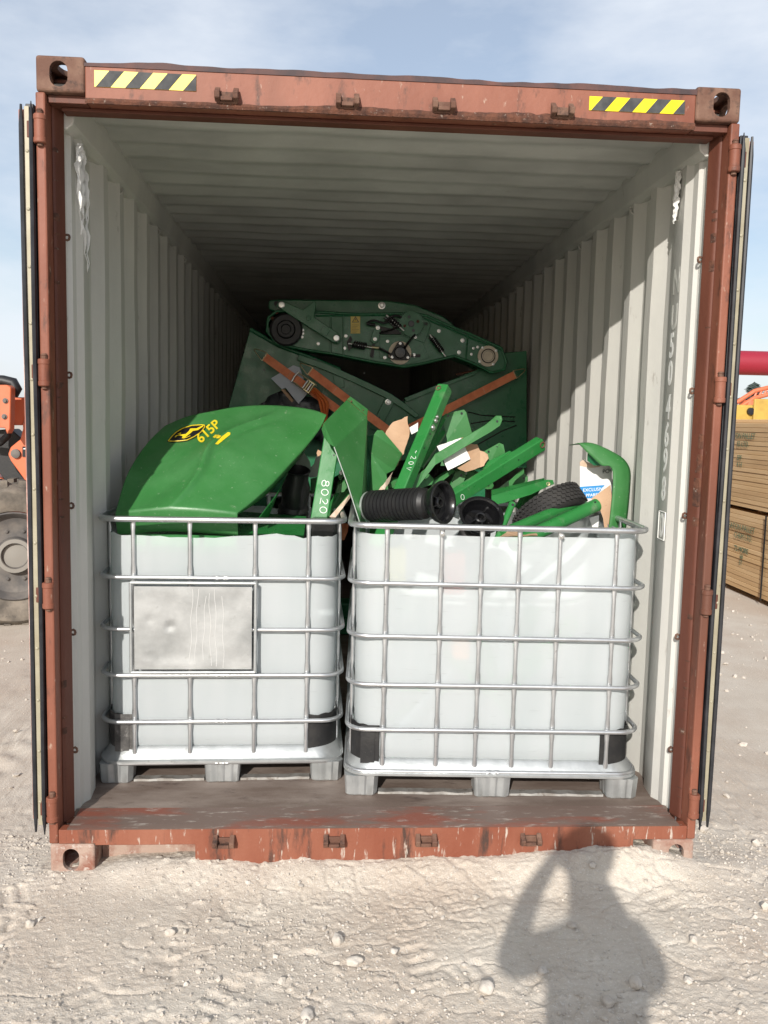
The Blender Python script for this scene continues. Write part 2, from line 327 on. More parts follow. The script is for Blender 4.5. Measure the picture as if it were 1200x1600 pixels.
xs = axis(-.75, 3.45, .0056, 420, 1.07); ys = axis(-.95, .22, .0048, 600, 1.05)
GX, GY = np.meshgrid(xs, ys); GZ = height(GX, GY); far = np.hypot(GX-1, GY) > 14; GZ = np.where(far, 0, GZ)
nx, ny = len(xs), len(ys); idx = np.arange(nx*ny).reshape(ny, nx)
fa = np.stack([idx[:-1, :-1], idx[:-1, 1:], idx[1:, 1:], idx[1:, :-1]], -1).reshape(-1, 4)
def npmesh(name, vs, fs, mat, parent=None, smooth=False):
    me = bpy.data.meshes.new(name); k = fs.shape[1]
    me.vertices.add(len(vs)); me.vertices.foreach_set('co', np.asarray(vs, np.float32).ravel())
    me.loops.add(fs.size); me.loops.foreach_set('vertex_index', fs.astype(np.int32).ravel())
    me.polygons.add(len(fs)); me.polygons.foreach_set('loop_start', np.arange(0, fs.size, k, dtype=np.int32))
    me.update(calc_edges=True); me.validate()
    return link(name, me, mat, parent, smooth)
gr = npmesh('ground', np.stack([GX, GY, GZ], -1).reshape(-1, 3), fa, SOIL, None, True); gr['kind'] = 'structure'
def gz(x, y): return float(height(np.array([[x]]), np.array([[y]]))[0, 0])

# loose gravel: uncountable, one object
bm = bmesh.new(); bmesh.ops.create_icosphere(bm, subdivisions=1, radius=1); IV = np.array([v.co for v in bm.verts]); IF = np.array([[v.index for v in f.verts] for f in bm.faces]); bm.free()
def stones(n, xr, yr, smin, smax, pw, seed, dens=None):
    g = np.random.default_rng(seed); V_, F_ = [], []; c = 0
    x = g.uniform(*xr, n); y = g.uniform(*yr, n)
    if dens is not None:
        keep = g.random(n) < dens(x, y); x = x[keep]; y = y[keep]
    ins = (x > -.06) & (x < 2.5) & (y > .0); x = x[~ins]; y = y[~ins]; n = len(x)
    z = height(x[None], y[None])[0]; s = smin+(smax-smin)*g.random(n)**pw
    for i in range(n):
        a = g.uniform(0, 6.28); sc = s[i]*g.uniform(.65, 1.2, 3)*np.array([1, 1, .75]); v = IV*(1+g.uniform(-.38, .34, (len(IV), 1)))*sc
        ca, sa = math.cos(a), math.sin(a); v = v@np.array([[ca, -sa, 0], [sa, ca, 0], [0, 0, 1]]).T
        V_.append(v+[x[i], y[i], z[i]+s[i]*.30]); F_.append(IF+c); c += len(IV)
    return np.concatenate(V_), np.concatenate(F_)
dn = lambda x, y: .18+.82*np.clip(vnoise(x, y, 1.9, 31)*2.4+.35+.35*(x > 2.3)+.35*(y > -.2), 0, 1)
parts = [stones(15000, (-.7, 3.5), (-1.0, .3), .0015, .0060, 2.0, 24, dn), stones(2200, (-.7, 3.5), (-1.0, .3), .003, .0125, 4, 21, dn), stones(1900, (2.5, 7), (-.6, 6), .004, .024, 4, 22, dn), stones(1300, (-4.5, -.1), (-.4, 6), .004, .022, 4, 23, dn)]
off = 0; VV = []; FF = []
for v, f in parts: VV.append(v); FF.append(f+off); off += len(v)
gv = npmesh('gravel', np.concatenate(VV), np.concatenate(FF), STONE); gv['kind'] = 'stuff'; gv['label'] = 'loose pale gravel scattered over the dry ground'; gv['category'] = 'gravel'
def stone(px, py, s, label, seed, flat=.75):
    g = np.random.default_rng(seed); bm = bmesh.new(); bmesh.ops.create_icosphere(bm, subdivisions=3, radius=1)
    k = V(g.uniform(-9, 9, 3)); sc = g.uniform(.48, .78, 3)*s
    for v in bm.verts:
        d = 1+.40*mnoise.noise(v.co*1.2+k)+.16*mnoise.noise(v.co*3+k)+.05*mnoise.noise(v.co*8+k); v.co = V((v.co.x*sc[0]*d, v.co.y*sc[1]*d, v.co.z*sc[2]*d*flat))
    me = bpy.data.meshes.new('stone'); bm.to_mesh(me); bm.free(); o = link('stone', me, STONE, None, True); o.location = (px, py, gz(px, py)+s*.22)
    tag(o, label, 'stone', 'larger stones lying on the ground')

# ------------------------------------------------------------------ shipping container
W, H, LEN = 2.438, 2.896, 12.19
C = thing('shipping_container', 'rust red steel shipping container with both doors swung open', 'container', (0, 0, 0))
def casting(x0, z0, mat, sgn):
    o = box('corner_fitting', (x0, 0, z0), (x0+.162, .178, z0+.118), mat, C, .010, 3)
    cx = x0+(.076 if sgn > 0 else .092)
    cav = box('c', (x0+.022, .02, z0+.018), (x0+.14, .158, z0+.10), mat, None, 0)
    st = [(cx+dx, -.05, z0+.059+dz) for dx, dz in [(.030*math.cos(R(a)), .012+.030*math.sin(R(a))) for a in range(0, 181, 20)]+[(.030*math.cos(R(a)), -.012+.030*math.sin(R(a))) for a in range(180, 361, 20)]]
    f = prism('c', st, (0, .08, 0), mat)
    xo = x0-.05 if sgn > 0 else x0+.10
    sd = [(xo, .085+.042*math.cos(R(a)), z0+.059+.028*math.sin(R(a))) for a in range(0, 360, 20)]
    s = prism('c', sd, (.11, 0, 0), mat)
    tp = [(x0+.081+.03*math.cos(R(a)), .09+.055*math.sin(R(a)), z0+.09) for a in range(0, 360, 20)]
    t_ = prism('c', tp, (0, 0, .08), mat)
    boolean(o, [cav, f, s]+([t_] if z0 > 1 else [])); 
    if z0 < 1: bpy.data.objects.remove(t_)
    return o
casting(0, H-.118, FITT, 1); casting(W-.162, H-.118, FITT, -1); casting(0, 0, FITB, 1); casting(W-.162, 0, FITB, -1)
# posts: edge bar, groove, inner cheek
for s in (0, 1):
    mir = lambda x: x if s == 0 else W-x
    def pbox(name, x0, x1, y0, y1, z0, z1, mat, bev=.004): 
        a, b = sorted((mir(x0), mir(x1))); return box(name, (a, y0, z0), (b, y1, z1), mat, C, bev)
    pbox('post_edge_bar', -.004, .029, .004, .118, .118, H-.118, RED, .006)
    
    pr_ = [(.0295, .066), (.038, .070), (.042, .078), (.057, .122), (.0295, .122)]
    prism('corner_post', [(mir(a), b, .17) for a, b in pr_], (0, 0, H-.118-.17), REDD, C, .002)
    # flaking rust line down the cheek edge
    vs = []; fs = []; n = 320
    for k in range(n):
        z = .25+2.4*k/n; wv = max(0, mnoise.noise(V((z*3.1, s*5, 1)))+.12)*.02*(1 if mnoise.noise(V((z*17, s*3, 7))) > -.25 else .1)+.0006
        x = .0605; y = .014
        pz = min(1, max(0, (mnoise.noise(V((z*2.3, s*9+2, 4)))+.9*mnoise.noise(V((z*22, s*9+2, 4)))+.5*mnoise.noise(V((z*60, s*9+2, 4)))+.02)*3)); c_ = V((.036, .082, 0))
        for ox, oy in ((.0325-wv*.1, .0665), (.0385, .0685), (.0428, .0775), (.0445+wv*.25, .0830+wv*.8)): q_ = c_.lerp(V((ox, oy, 0)), pz); vs.append((mir(q_.x), q_.y, z))
        if k: fs += [(4*k-4+j, 4*k-3+j, 4*k+1+j, 4*k+j) for j in range(3)]
    fixn(mesh('rust_line', vs, fs, RUST, C))
    for zc in (2.655, 1.840, 1.052, .255):
        hx = mir(.012)
        hb = lathe('hinge', [(0, -.047), (.019, -.047), (.0215, -.044), (.0215, -.030), (.0195, -.028), (.0195, .028), (.0215, .030), (.0215, .044), (.019, .047), (0, .047)], (hx, .000, zc), (0, 0, 1), RED, C, 16, 30)
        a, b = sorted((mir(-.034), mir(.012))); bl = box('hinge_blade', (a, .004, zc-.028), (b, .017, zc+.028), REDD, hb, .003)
        lathe('hinge_pin', [(0, -.056), (.010, -.056), (.010, .058), (.012, .06), (.008, .066), (0, .066)], (hx, 0, zc), (0, 0, 1), FITT, hb, 10)
    # door leaf folded right back along the side
    d = bpy.data.objects.new('door', None); COL.objects.link(d); d.parent = C
    def dbox(name, x0, x1, y0, y1, z0, z1, mat, bev=.003):
        a, b = sorted((mir(x0), mir(x1))); return box(name, (a, y0, z0), (b, y1, z1), mat, d, bev)
    dbox('door_frame', -.067, -.040, .022, .10, .205, 2.725, DOORE, .004)
    dbox('door_frame', -.075, -.040, 1.09, 1.17, .205, 2.725, RED, .004)
    dbox('door_rail', -.074, -.041, .101, 1.089, .206, .30, RED); dbox('door_rail', -.074, -.041, .101, 1.089, 2.63, 2.724, RED)
    vs = []; fs = []; zz = .30; k = 0; prof = []
    while zz < 2.63:
        for dz, dx in ((0, -.050), (.14, -.050), (.19, -.066), (.33, -.066), (.38, -.050)): prof.append((min(zz+dz, 2.63), dx))
        zz += .38
    for z, x in prof: vs += [(mir(x), .10, z), (mir(x), 1.09, z)]
    fs = [(2*i, 2*i+1, 2*i+3, 2*i+2) for i in range(len(prof)-1)]
    solidify(mesh('door_panel', vs, fs, RED, d), .002)
    # rubber seal: outer lip, riveted strip, inner lip
    vs, fs = tubegeo([(mir(-.050-.002*math.sin(z*3)), .006+.003*math.sin(z*2.3+s), z) for z in np.linspace(.165, 2.735, 40)], [.004]+[.0085]*38+[.004], 8, False, [(1, 1.1)]*40)
    autosmooth(fixn(mesh('outer_gasket', vs, fs, GASK, d)))
    st = dbox('gasket_strip', -.042, -.026, .006, .011, .19, 2.73, STRIP, .001)
    for z in np.arange(.28, 2.72, .192):
        lathe('rivet', [(0, 0), (.0062, 0), (.0055, .002), (.003, .0032), (0, .0034)], (mir(-.034), .0061, z), (0, -1, 0), STRIP, st, 10)
    lp = []
    for z in np.linspace(.155, 2.745, 44): lp.append((mir(-.018-.0015*math.sin(z*4.1+s)), .004+.004*math.sin(z*1.9), z))
    vs, fs = tubegeo(lp, [.002]+[.0085]*42+[.0015], 8, False, [(1, 1.4)]*44); autosmooth(fixn(mesh('inner_gasket', vs, fs, GASK, d)))
    dbox('gasket_backing', -.0395, -.011, .0125, .034, .19, 2.74, GASK, .002)
# header beam with its cam keepers, flaking lower edge and roof edge
box('header', (.162, .004, 2.752), (W-.162, .125, 2.868), RED, C, .004)
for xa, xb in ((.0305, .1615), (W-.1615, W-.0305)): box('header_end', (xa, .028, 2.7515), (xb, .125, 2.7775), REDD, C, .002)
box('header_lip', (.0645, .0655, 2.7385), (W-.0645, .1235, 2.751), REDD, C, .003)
vs = []; fs = []; n = 420
for k in range(n):
    x = .163+(W-.326)*k/(n-1); d = .5+.5*mnoise.noise(V((x*3.3, 0, 2))); q = mnoise.noise(V((x*26, 1, 0)))*.5+.5; e = mnoise.noise(V((x*70, 4, 0)))*.5+.5
    wdt = (.007+.042*d*(.35+.65*min(1, max(0, (x-.3)/1.2)))*(.5+.5*q)); dep = .0035+.013*d*e*(x > .35)+.003*q
    vs += [(x, .0035, 2.7525+wdt), (x, .003-dep*.8, 2.752+wdt*.65+.003*e), (x, .003-dep, 2.751+wdt*.3), (x, .003-dep*.5, 2.7475-.006*e*d), (x, .018, 2.7505)]
    if k: fs += [(5*k-5+j, 5*k-4+j, 5*k+1+j, 5*k+j) for j in range(4)]
fixn(mesh('rust_crust', vs, fs, RUST, C))
n = 140; vs = []; fs = []
for k in range(n):
    x = .16+(W-.32)*k/(n-1); z = 2.884+.006*mnoise.noise(V((x*4, 0, 9)))+.004*mnoise.noise(V((x*13, 2, 9)))-.010*max(0, mnoise.noise(V((x*2.2, 7, 1))))
    vs += [(x, .0015, 2.866), (x, .0005, z), (x, .05, z+.003), (x, .124, z-.002)]
    if k: fs += [(4*k-4+j, 4*k-3+j, 4*k+1+j, 4*k+j) for j in range(3)]
fixn(mesh('roof_edge', vs, fs, pmat('dark_roof_edge', (.045, .028, .03), .7, 0, (.12, .05, .04), 10), C))
def keeper(x, z, mat):
    k = box('cam_keeper', (x-.036, -.008, z-.026), (x+.036, .004, z+.012), mat, C, .003)
    for sx in (-1, 1):
        prism('keeper_lug', [(x+sx*.031-.009, -.008, z-.024), (x+sx*.031-.009, -.034, z-.016), (x+sx*.031-.009, -.038, z+.004), (x+sx*.031-.009, -.024, z+.012), (x+sx*.031-.009, -.008, z+.026)], (.018, 0, 0), mat, k, .002)
    box('keeper_shelf', (x-.020, -.026, z-.0215), (x+.020, -.0085, z-.008), mat, k, .002)
for x in (.639, 1.049, 1.381, 1.795): keeper(x, 2.789, FITT)
for x in (.637, 1.047, 1.393, 1.793): keeper(x, .130, FITT)
def sticker(x0, x1, z0, z1, nst, first):
    s = box('hazard_sticker', (x0, .0015, z0), (x1, .004, z1), HYEL, C, 0)
    wd = (x1-x0)/nst; h = z1-z0
    for k in range(nst//2+1):
        a = x0+wd*(2*k+first); pts = [(a, z0), (a+wd, z0), (a+wd+h*.85, z1), (a+h*.85, z1)]
        # clip the slanted stripe to the sticker
        def clip(p, xx, keep):
            o = []
            for i in range(len(p)):
                q, r_ = p[i], p[(i+1) % len(p)]; iq = keep(q[0]); ir = keep(r_[0])
                if iq: o.append(q)
                if iq != ir: t = (xx-q[0])/(r_[0]-q[0]); o.append((xx, q[1]+t*(r_[1]-q[1])))
            return o
        pts = clip(pts, x0, lambda q: q >= x0-1e-9); 
        if len(pts) > 2: pts = clip(pts, x1, lambda q: q <= x1+1e-9)
        if len(pts) > 2: prism('black_stripe', [(p[0], .0013, p[1]) for p in pts], (0, -.0007, 0), HBLK, s)
sticker(.194, .534, 2.801, 2.854, 7, .1); sticker(1.894, 2.236, 2.798, 2.845, 7, .15)
# sill, threshold and floor
sl_ = [(.031, .172), (W-.031, .172), (W-.031, .1185), (W-.24, .1185), (W-.24, .03), (.53, .03), (.53, .112), (.163, .112), (.163, .1185), (.031, .1185)]
prism('sill', [(a, .003, b) for a, b in sl_], (0, .045, 0), SILLM, C, .002)
box('sill_pocket', (.164, .10, .0), (.529, .12, .111), FITB, C, .002)
n = 60; vs = []; fs = []
for k in range(n):
    x = .062+(W-.124)*k/(n-1)
    for y, z in ((.0025, .1725), (.001, .1745+.001*mnoise.noise(V((x*9, 0, 3)))), (.012, .1765+.0015*mnoise.noise(V((x*7, 0, 3)))), (.05, .1755), (.11, .1748+.001*mnoise.noise(V((x*4, 0, 8)))), (.18, .1742), (.186, .170)): vs.append((x, y, z))
    if k: fs += [(7*k-7+j, 7*k-6+j, 7*k+1+j, 7*k+j) for j in range(6)]
autosmooth(fixn(mesh('threshold_plate', vs, fs, THRESH, C)), 30)
box('floor', (.03, .184, .14), (W-.03, LEN-.05, .170), FLOORM, C, .002)
# corrugated sides, roof, end
def wallprof():
    p = [(.122, .056), (.135, .044), (.160, .038), (.185, .044), (.196, .058), (.235, .060), (.270, .077), (.380, .067)]
    y = .380
    while y < LEN-.3:
        p += [(y+.070, .037), (y+.140, .037), (y+.208, .073), (y+.278, .073)]; y += .278
    p.append((LEN-.03, .073)); return p
def wall_dent(y, z, s):
    d = (.004*mnoise.noise(V((y*2.1, z*1.7, s*9+1)))+.0025*mnoise.noise(V((y*6, z*5, s*4)))) if .40 < y < 8 else 0
    return d*min(1, (z-.165)*3)*min(1, (2.715-z)*3)
wp = wallprof(); zs = list(np.linspace(.165, 2.715, 22))
for s in (0, 1):
    vs = []; fs = []
    for z in zs:
        for y, x in wp:
            d = wall_dent(y, z, s); zq = z
            vs.append(((x-.001+d) if s == 0 else W-(x-.001+d), y+d*.5, z)); continue
            d = (.004*mnoise.noise(V((y*2.1, z*1.7, s*9+1)))+.0025*mnoise.noise(V((y*6, z*5, s*4)))) if .2 < y < 8 else 0
            d *= min(1, (z-.165)*3)*min(1, (2.715-z)*3)
            xx = x-.001+d; vs.append((xx if s == 0 else W-xx, y+d*.5, z))
    n = len(wp)
    for i in range(len(zs)-1):
        for j in range(n-1): fs.append((i*n+j, i*n+j+1, (i+1)*n+j+1, (i+1)*n+j))
    wl = mesh('side_wall', vs, fs, WALL, C); fixn(wl); autosmooth(wl, 22)
    mir = (lambda x: x) if s == 0 else (lambda x: W-x)
    # outer skin so that the wall has a real outside
    prism('outer_skin', [(mir(.012), .124, .17), (mir(.012), LEN, .17), (mir(.012), LEN, H-.09), (mir(.012), .124, H-.09)], (mir(.0175)-mir(.012), 0, 0), RED, C)
    a, b = sorted((mir(.020), mir(.098))); prism('top_rail', [(mir(.019), .126, 2.70), (mir(.060), .126, 2.695), (mir(.086), .126, 2.715), (mir(.098), .126, 2.80), (mir(.098), .126, 2.85), (mir(.019), .126, 2.85)], (0, LEN-.15, 0), WALL, C, .004)
    a, b = sorted((mir(0.004), mir(.06))); box('bottom_rail', (a, .18, .03), (b, LEN, .139), RED, C, .004)
    for z in (2.33, 1.84, 1.36, .88, .42):
        tube('lashing_ring', [V((mir(.052+.010*math.sin(t)), .150+.004*math.cos(t*2), z+.010*math.cos(t))) for t in np.linspace(0, math.pi*2, 9)[:-1]], .0045, FITT, C, 6, True)
    for k in range(5):
        y = .88+k*.834; tube('lashing_ring', [V((mir(.070+.013*math.sin(t)), y+.010*math.cos(t), 2.675+.016*math.cos(t))) for t in np.linspace(0, math.pi*2, 9)[:-1]], .0038, ROOFM, C, 6, True)
p = [(.1255, 2.808)]; y = .22
while y < LEN-.2: p += [(y, 2.808), (y+.05, 2.826), (y+.110, 2.826), (y+.160, 2.808)]; y += .209
p.append((LEN-.03, 2.808)); vs = []; fs = []; xx = np.linspace(.09, W-.09, 24)
for x in xx:
    for y, z in p: vs.append((x, y+.004*mnoise.noise(V((x*2, y*2, 4))), z+.006*mnoise.noise(V((x*2.4, y*1.3, 0)))+.003*mnoise.noise(V((x*7, y*5, 2)))))
n = len(p); fs = [(i*n+j, i*n+j+1, (i+1)*n+j+1, (i+1)*n+j) for i in range(len(xx)-1) for j in range(n-1)]
autosmooth(fixn(mesh('roof_panel', vs, fs, ROOFM, C)), 22)
box('roof_skin', (.02, .126, 2.852), (W-.02, LEN, 2.862), RED, C, 0)
box('end_wall', (.02, LEN-.03, .03), (W-.02, LEN, 2.85), WALL, C, 0)
# identification number stencilled down the right wall, one character above another
zc = [(2.275, 'N'), (2.135, 'U'), (2.025, '5'), (1.915, '0'), (1.780, '4'), (1.668, '6'), (1.565, '9'), (1.450, '8'), (1.300, '0')]
LFADE = pmat('faded_stencil', (.86, .86, .83), .5, 0, (.60, .60, .55), 22, .50, .62)
LFAD2 = pmat('worn_stencil', (.70, .70, .66), .5, 0, (.59, .59, .54), 22, .40, .52)
for z, chx in zc:
    text('painted_character', chx, (W-.0745, .358, z-.045), (0, -1, 0), (0, 0, 1), .135, LFAD2 if z > 2.1 else (LFADE if z < 1.5 else LETTW), C, .0004, lambda q: V((W-float(np.interp(q.y, [a[0] for a in wp], [a[1] for a in wp]))-.0006, q.y, q.z)), .82, 'LEFT', .0035)
wx = lambda y: W-float(np.interp(y, [a[0] for a in wp], [a[1] for a in wp]))
ln_ = [(y, z) for y in np.linspace(.372, .285, 8) for z in (1.243,)]+[(.285, z) for z in (1.30, 1.357)]+[(y, 1.357) for y in np.linspace(.285, .372, 8)]+[(.372, 1.30)]
tube('check_digit_box', [V((wx(y)-.0002, y, z)) for y, z in ln_], .0018, LETTW, C, 4, True)

# torn fabric ends hanging in the two upper corners
def ragged(name, label, pts, seed, mat, rmax):
    g = random.Random(seed); vs = []; fs = []
    P = [V(q) for q in pts]
    for k in range(9):
        ln = g.uniform(.45, 1.0) if k else 1.; ph = g.uniform(0, 6); path = []; n = 16
        sx = g.uniform(-1, 1)*rmax; sy = g.uniform(-.4, .4)*rmax
        for i in range(n):
            t = i/(n-1)*ln*(len(P)-1); a = min(int(t), len(P)-2); q = P[a].lerp(P[a+1], t-a); w_ = math.sin(min(1, t/(len(P)-1))*math.pi)**.7
            path.append(q+V((abs(sx)*w_*.12, sx*w_*1.1, 0))+V((.004*math.sin(9*t+ph), .006*math.sin(7*t+ph*2), 0)))
        rr = [max(.0010, (.0042+.0028*math.sin(i*1.3+ph))*(1-.8*(i/(n-1))**3)) for i in range(n)]
        a, b = tubegeo(path, rr, 6, False, [(1.7, .4)]*n); o = len(vs); vs += a; fs += [tuple(i+o for i in f) for f in b]
    o = fixn(mesh(name, vs, fs, mat)); autosmooth(o, 60); return tag(o, label, 'fabric strip', 'torn fabric ends in the upper corners of the box')
ragged('torn_fabric_strip', 'long frayed white fabric strip hanging in the upper left corner of the container', [(.080, .22, 2.675), (.077, .235, 2.60), (.079, .25, 2.48), (.077, .27, 2.36), (.080, .31, 2.235)], 2, CLOTH, .050)
ragged('torn_fabric_strip', 'short knotted white fabric strip hanging in the upper right corner of the container', [(W-.084, .335, 2.700), (W-.086, .335, 2.63), (W-.086, .337, 2.56), (W-.086, .338, 2.50)], 5, CLOTH, .012)

# ------------------------------------------------------------------ bulk tanks
def ibc(label, loc, rz, w, d, zb, fx, sy, ztop, jag, prot, plate=None):
    T = thing('bulk_tank', label, 'bulk tank', loc, rz, 'caged bulk tanks at the container door')
    # plastic bottle, top sawn off
    ring = lambda z, ins, r: [(a, b, z) for a, b in rrect(ins, w-ins, ins, d-ins, r, 7)]
    def dense(pts, step=.035):
        out = []
        for i in range(len(pts)):
            a, b = V(pts[i]), V(pts[(i+1) % len(pts)]); k = max(1, int((b-a).length/step))
            out += [a.lerp(b, j/k) for j in range(k)]
        return out
    base = dense(ring(0, .022, .11)); n = len(base); vs = []; fs = []
    lev = [.125, .135, .16]+list(np.linspace(.2, ztop-.03, 26))+[ztop]
    for li, z in enumerate(lev):
        for k, q in enumerate(base):
            c = V((w/2, d/2, 0)); dirv = (V((q.x, q.y, 0))-c)
            ins = (.05, .02, .004)[li] if li < 3 else 0
            bul = 0
            for hb in zb[1:-1]: bul += -.004*math.exp(-((z-hb)/.022)**2)
            bul += .004*mnoise.noise(V((q.x*3, q.y*3, z*3+loc[0]*5)))
            nrm = V((1 if q.x > w-.13 else (-1 if q.x < .13 else 0), 1 if q.y > d-.13 else (-1 if q.y < .13 else 0), 0))
            if nrm.length: nrm.normalize()
            zz = z
            if li == len(lev)-1: zz = z+jag*(.6*mnoise.noise(V((q.x*3.1, q.y*3, loc[0]*7)))+.35*mnoise.noise(V((q.x*26, q.y*26, 1)))+.25*mnoise.noise(V((q.x*70, q.y*70, 1))))
            vs.append(V((q.x, q.y, zz))+nrm*(bul-ins))
    for i in range(len(lev)-1):
        for k in range(n): fs.append((i*n+k, i*n+(k+1) % n, (i+1)*n+(k+1) % n, (i+1)*n+k))
    fs.append(tuple(range(n))[::-1])
    bt = mesh('bottle', vs, fs, BOTL, T, True); fixn(bt)
    # cage
    rb = .0095
    for i, z in enumerate(zb):
        r_ = .0125 if i == 0 else (.0085 if i == len(zb)-1 else rb)
        path = [V((a, b, z+.0015*math.sin(a*9+i)+.001*math.sin(b*7))) for a, b in rrect(-.004, w+.004, -.004, d+.004, .085, 7)]
        tube('cage_ring', dense(path, .12), r_, STEEL, T, 10, True)
        # crimped joint of the ring in the middle of the front
        if 0 < len(fx) < 5 or i == len(zb)-1:
            j = lathe('ring_joint', [(0, -.026), (.0105, -.026), (.0112, -.012), (.0085, 0), (.0112, .012), (.0105, .026), (0, .026)], (w*.5, -.004, z), (1, 0, 0), STEEL, T, 10)
            for sx in (-1, 1): lathe('joint_rivet', [(0, 0), (.004, 0), (.003, .002), (0, .002)], (w*.5+sx*.013, -.0142, z), (0, -1, 0), BOLT, j, 8)
    def upright(x, y, nx, ny):
        pts = []; rr = []; sq = []; zsx = sorted(zb)
        for a, b in zip(zsx[:-1], zsx[1:]):
            L = b-a
            for t, q in ((.004/L, .45), (.035/L, .55), (.055/L, 1.), (.5, 1.), (1-.05/L, 1.), (1-.028/L, .6)):
                pts.append(V((x, y, a+L*t))); rr.append(.0088 if q == 1 else .0095); sq.append(q)
        pts.append(V((x, y, zsx[-1]-.004))); rr.append(.0095); sq.append(.45)
        # flattened at every crossing, across the cage face
        fr = []
        vs = []; fs = []; sg = 10
        for p_, r_, q in zip(pts, rr, sq):
            for k in range(sg):
                a = 2*math.pi*k/sg; t_ = math.cos(a)*r_*(1.12 if q < 1 else 1); n_ = math.sin(a)*r_*q
                vs.append(p_+V((abs(ny)*t_+nx*n_, abs(nx)*t_+ny*n_, 0))-V((nx, ny, 0))*(0 if q == 1 else -.001))
        for i in range(len(pts)-1):
            for k in range(sg): fs.append((i*sg+k, i*sg+(k+1) % sg, (i+1)*sg+(k+1) % sg, (i+1)*sg+k))
        fs += [tuple(range(sg)), tuple((len(pts)-1)*sg+k for k in range(sg))]
        autosmooth(fixn(mesh('cage_upright', vs, fs, STEEL, T)), 55)
    for x in fx: upright(x, .0125, 0, -1); upright(x, d-.0125, 0, 1)
    for y in sy: upright(.0125, y, -1, 0); upright(w-.0125, y, 1, 0)
    # pallet: pressed tray, feet and runners
    vs = []; fs = []; lv = [(.088, -.010), (.092, -.016), (.100, -.016), (.104, -.006), (.118, .004), (.142, .016), (.150, .026), (.150, .06)]
    for z, ins in lv: vs += [(a, b, z) for a, b in rrect(ins, w-ins, ins, d-ins, .10, 8)]
    n = 36
    for i in range(len(lv)-1):
        for k in range(n): fs.append((i*n+k, i*n+(k+1) % n, (i+1)*n+(k+1) % n, (i+1)*n+k))
    fs.append(tuple(range(n))[::-1]); pal = mesh('pallet_tray', vs, fs, ZINC, T); fixn(pal); autosmooth(pal, 30)
    def foot(x0, x1, y0, y1, rr):
        bs = rrect(x0, x1, y0, y1, rr, 4); pts = dense([(a, b, 0) for a, b in bs], .009); vs = []; fs = []; m_ = len(pts); c = V(((x0+x1)/2, (y0+y1)/2, 0)); s_ = 0
        for z, ins in ((.001, .010), (.006, .004), (.05, .001), (.087, -.002)):
            s_ = 0
            for k, q in enumerate(pts):
                rib = .004*(1 if math.sin((q.x+q.y*.7)*165) > 0 else 0)
                dv = (q-c).normalized(); vs.append(V((q.x, q.y, z))-dv*(ins+rib*(.3 if z < .004 else 1)))
        for i in range(3):
            for k in range(m_): fs.append((i*m_+k, i*m_+(k+1) % m_, (i+1)*m_+(k+1) % m_, (i+1)*m_+k))
        fs += [tuple(range(m_))[::-1], tuple(3*m_+k for k in range(m_))]
        autosmooth(fixn(mesh('pallet_foot', vs, fs, ZINC, T)), 25)
    for (y0, y1, rr) in ((-.008, .115, .028), (d/2-.06, d/2+.06, .012), (d-.115, d+.008, .028)):
        foot(-.010, .128, y0, y1, rr); foot(w/2-.075, w/2+.075, y0, y1, .015); foot(w-.128, w+.010, y0, y1, rr)
    for y in (.035, d-.06):
        for a, b in ((.129, w/2-.076), (w/2+.076, w-.129)): 
            vs = []; fs = []
            for k in range(14):
                x = a+(b-a)*k/13; wv = .004*mnoise.noise(V((x*14, y, loc[0])))+.002*mnoise.noise(V((x*40, y, loc[0]))); vs += [(x, y-.02+wv, .0015), (x, y-.018+wv, .011+wv), (x, y+.018, .012+wv), (x, y+.022, .0015)]
                if k: fs += [(4*k-4+j, 4*k-3+j, 4*k+1+j, 4*k+j) for j in range(3)]
            fixn(mesh('pallet_runner', vs, fs, RUNNER, T))
    # black corner guards
    for cx, pm in ((0, prot[0]), (1, prot[1])):
        loop = rrect(.0145, w-.0145, .0145, d-.0145, .115, 10)
        if cx == 0: cs = [(.125, .0145)]+[q for q in loop[::-1] if q[0] < .1296 and q[1] < .1296]+[(.0145, .20)]
        else: cs = [(w-.155, .0145)]+[q for q in loop if q[0] > w-.1296 and q[1] < .1296]+[(w-.0145, .20)]
        vs = []; fs = []; zl = [.132, .15, .22, .284 if cx else .290]
        cs2 = []
        for i in range(len(cs)-1):
            a, b = V((*cs[i], 0)), V((*cs[i+1], 0)); kk = max(1, int((b-a).length/.03)); cs2 += [a.lerp(b, j/kk) for j in range(kk)]
        cs2.append(V((*cs[-1], 0)))
        for li, z in enumerate(zl):
            for i, q in enumerate(cs2): vs.append((q.x, q.y, z+(.003*math.sin(i*1.7) if li == 3 else 0)))
        n = len(cs2)
        for i in range(3): fs += [(i*n+k, i*n+k+1, (i+1)*n+k+1, (i+1)*n+k) for k in range(n-1)]
        o = mesh('corner_guard', vs, fs, pm, T); solidify(o, .003); autosmooth(o, 40)
    if plate:
        x0, x1, z0, z1 = plate; vs = []; fs = []; nx_, nz_ = 34, 26; dents = [(.30, .52, .007, .020), (.13, .60, .004, .014), (.12, .16, .003, .012), (.25, .42, .004, .16), (.78, .55, .003, .2)]
        for j in range(nz_+1):
            for i in range(nx_+1):
                u, v_ = i/nx_, j/nz_; dy = 0
                for du, dv, am, sg in dents: dy += am*math.exp(-((u-du)**2+((v_-dv)*.75)**2)/(2*sg*sg))
                dy += .003*mnoise.noise(V((u*4, v_*3, 2)))
                vs.append((x0+.014+(x1-x0-.028)*u, -.0275+dy*min(1, 8*u, 8*(1-u), 8*v_, 8*(1-v_)), z0+.014+(z1-z0-.028)*v_))
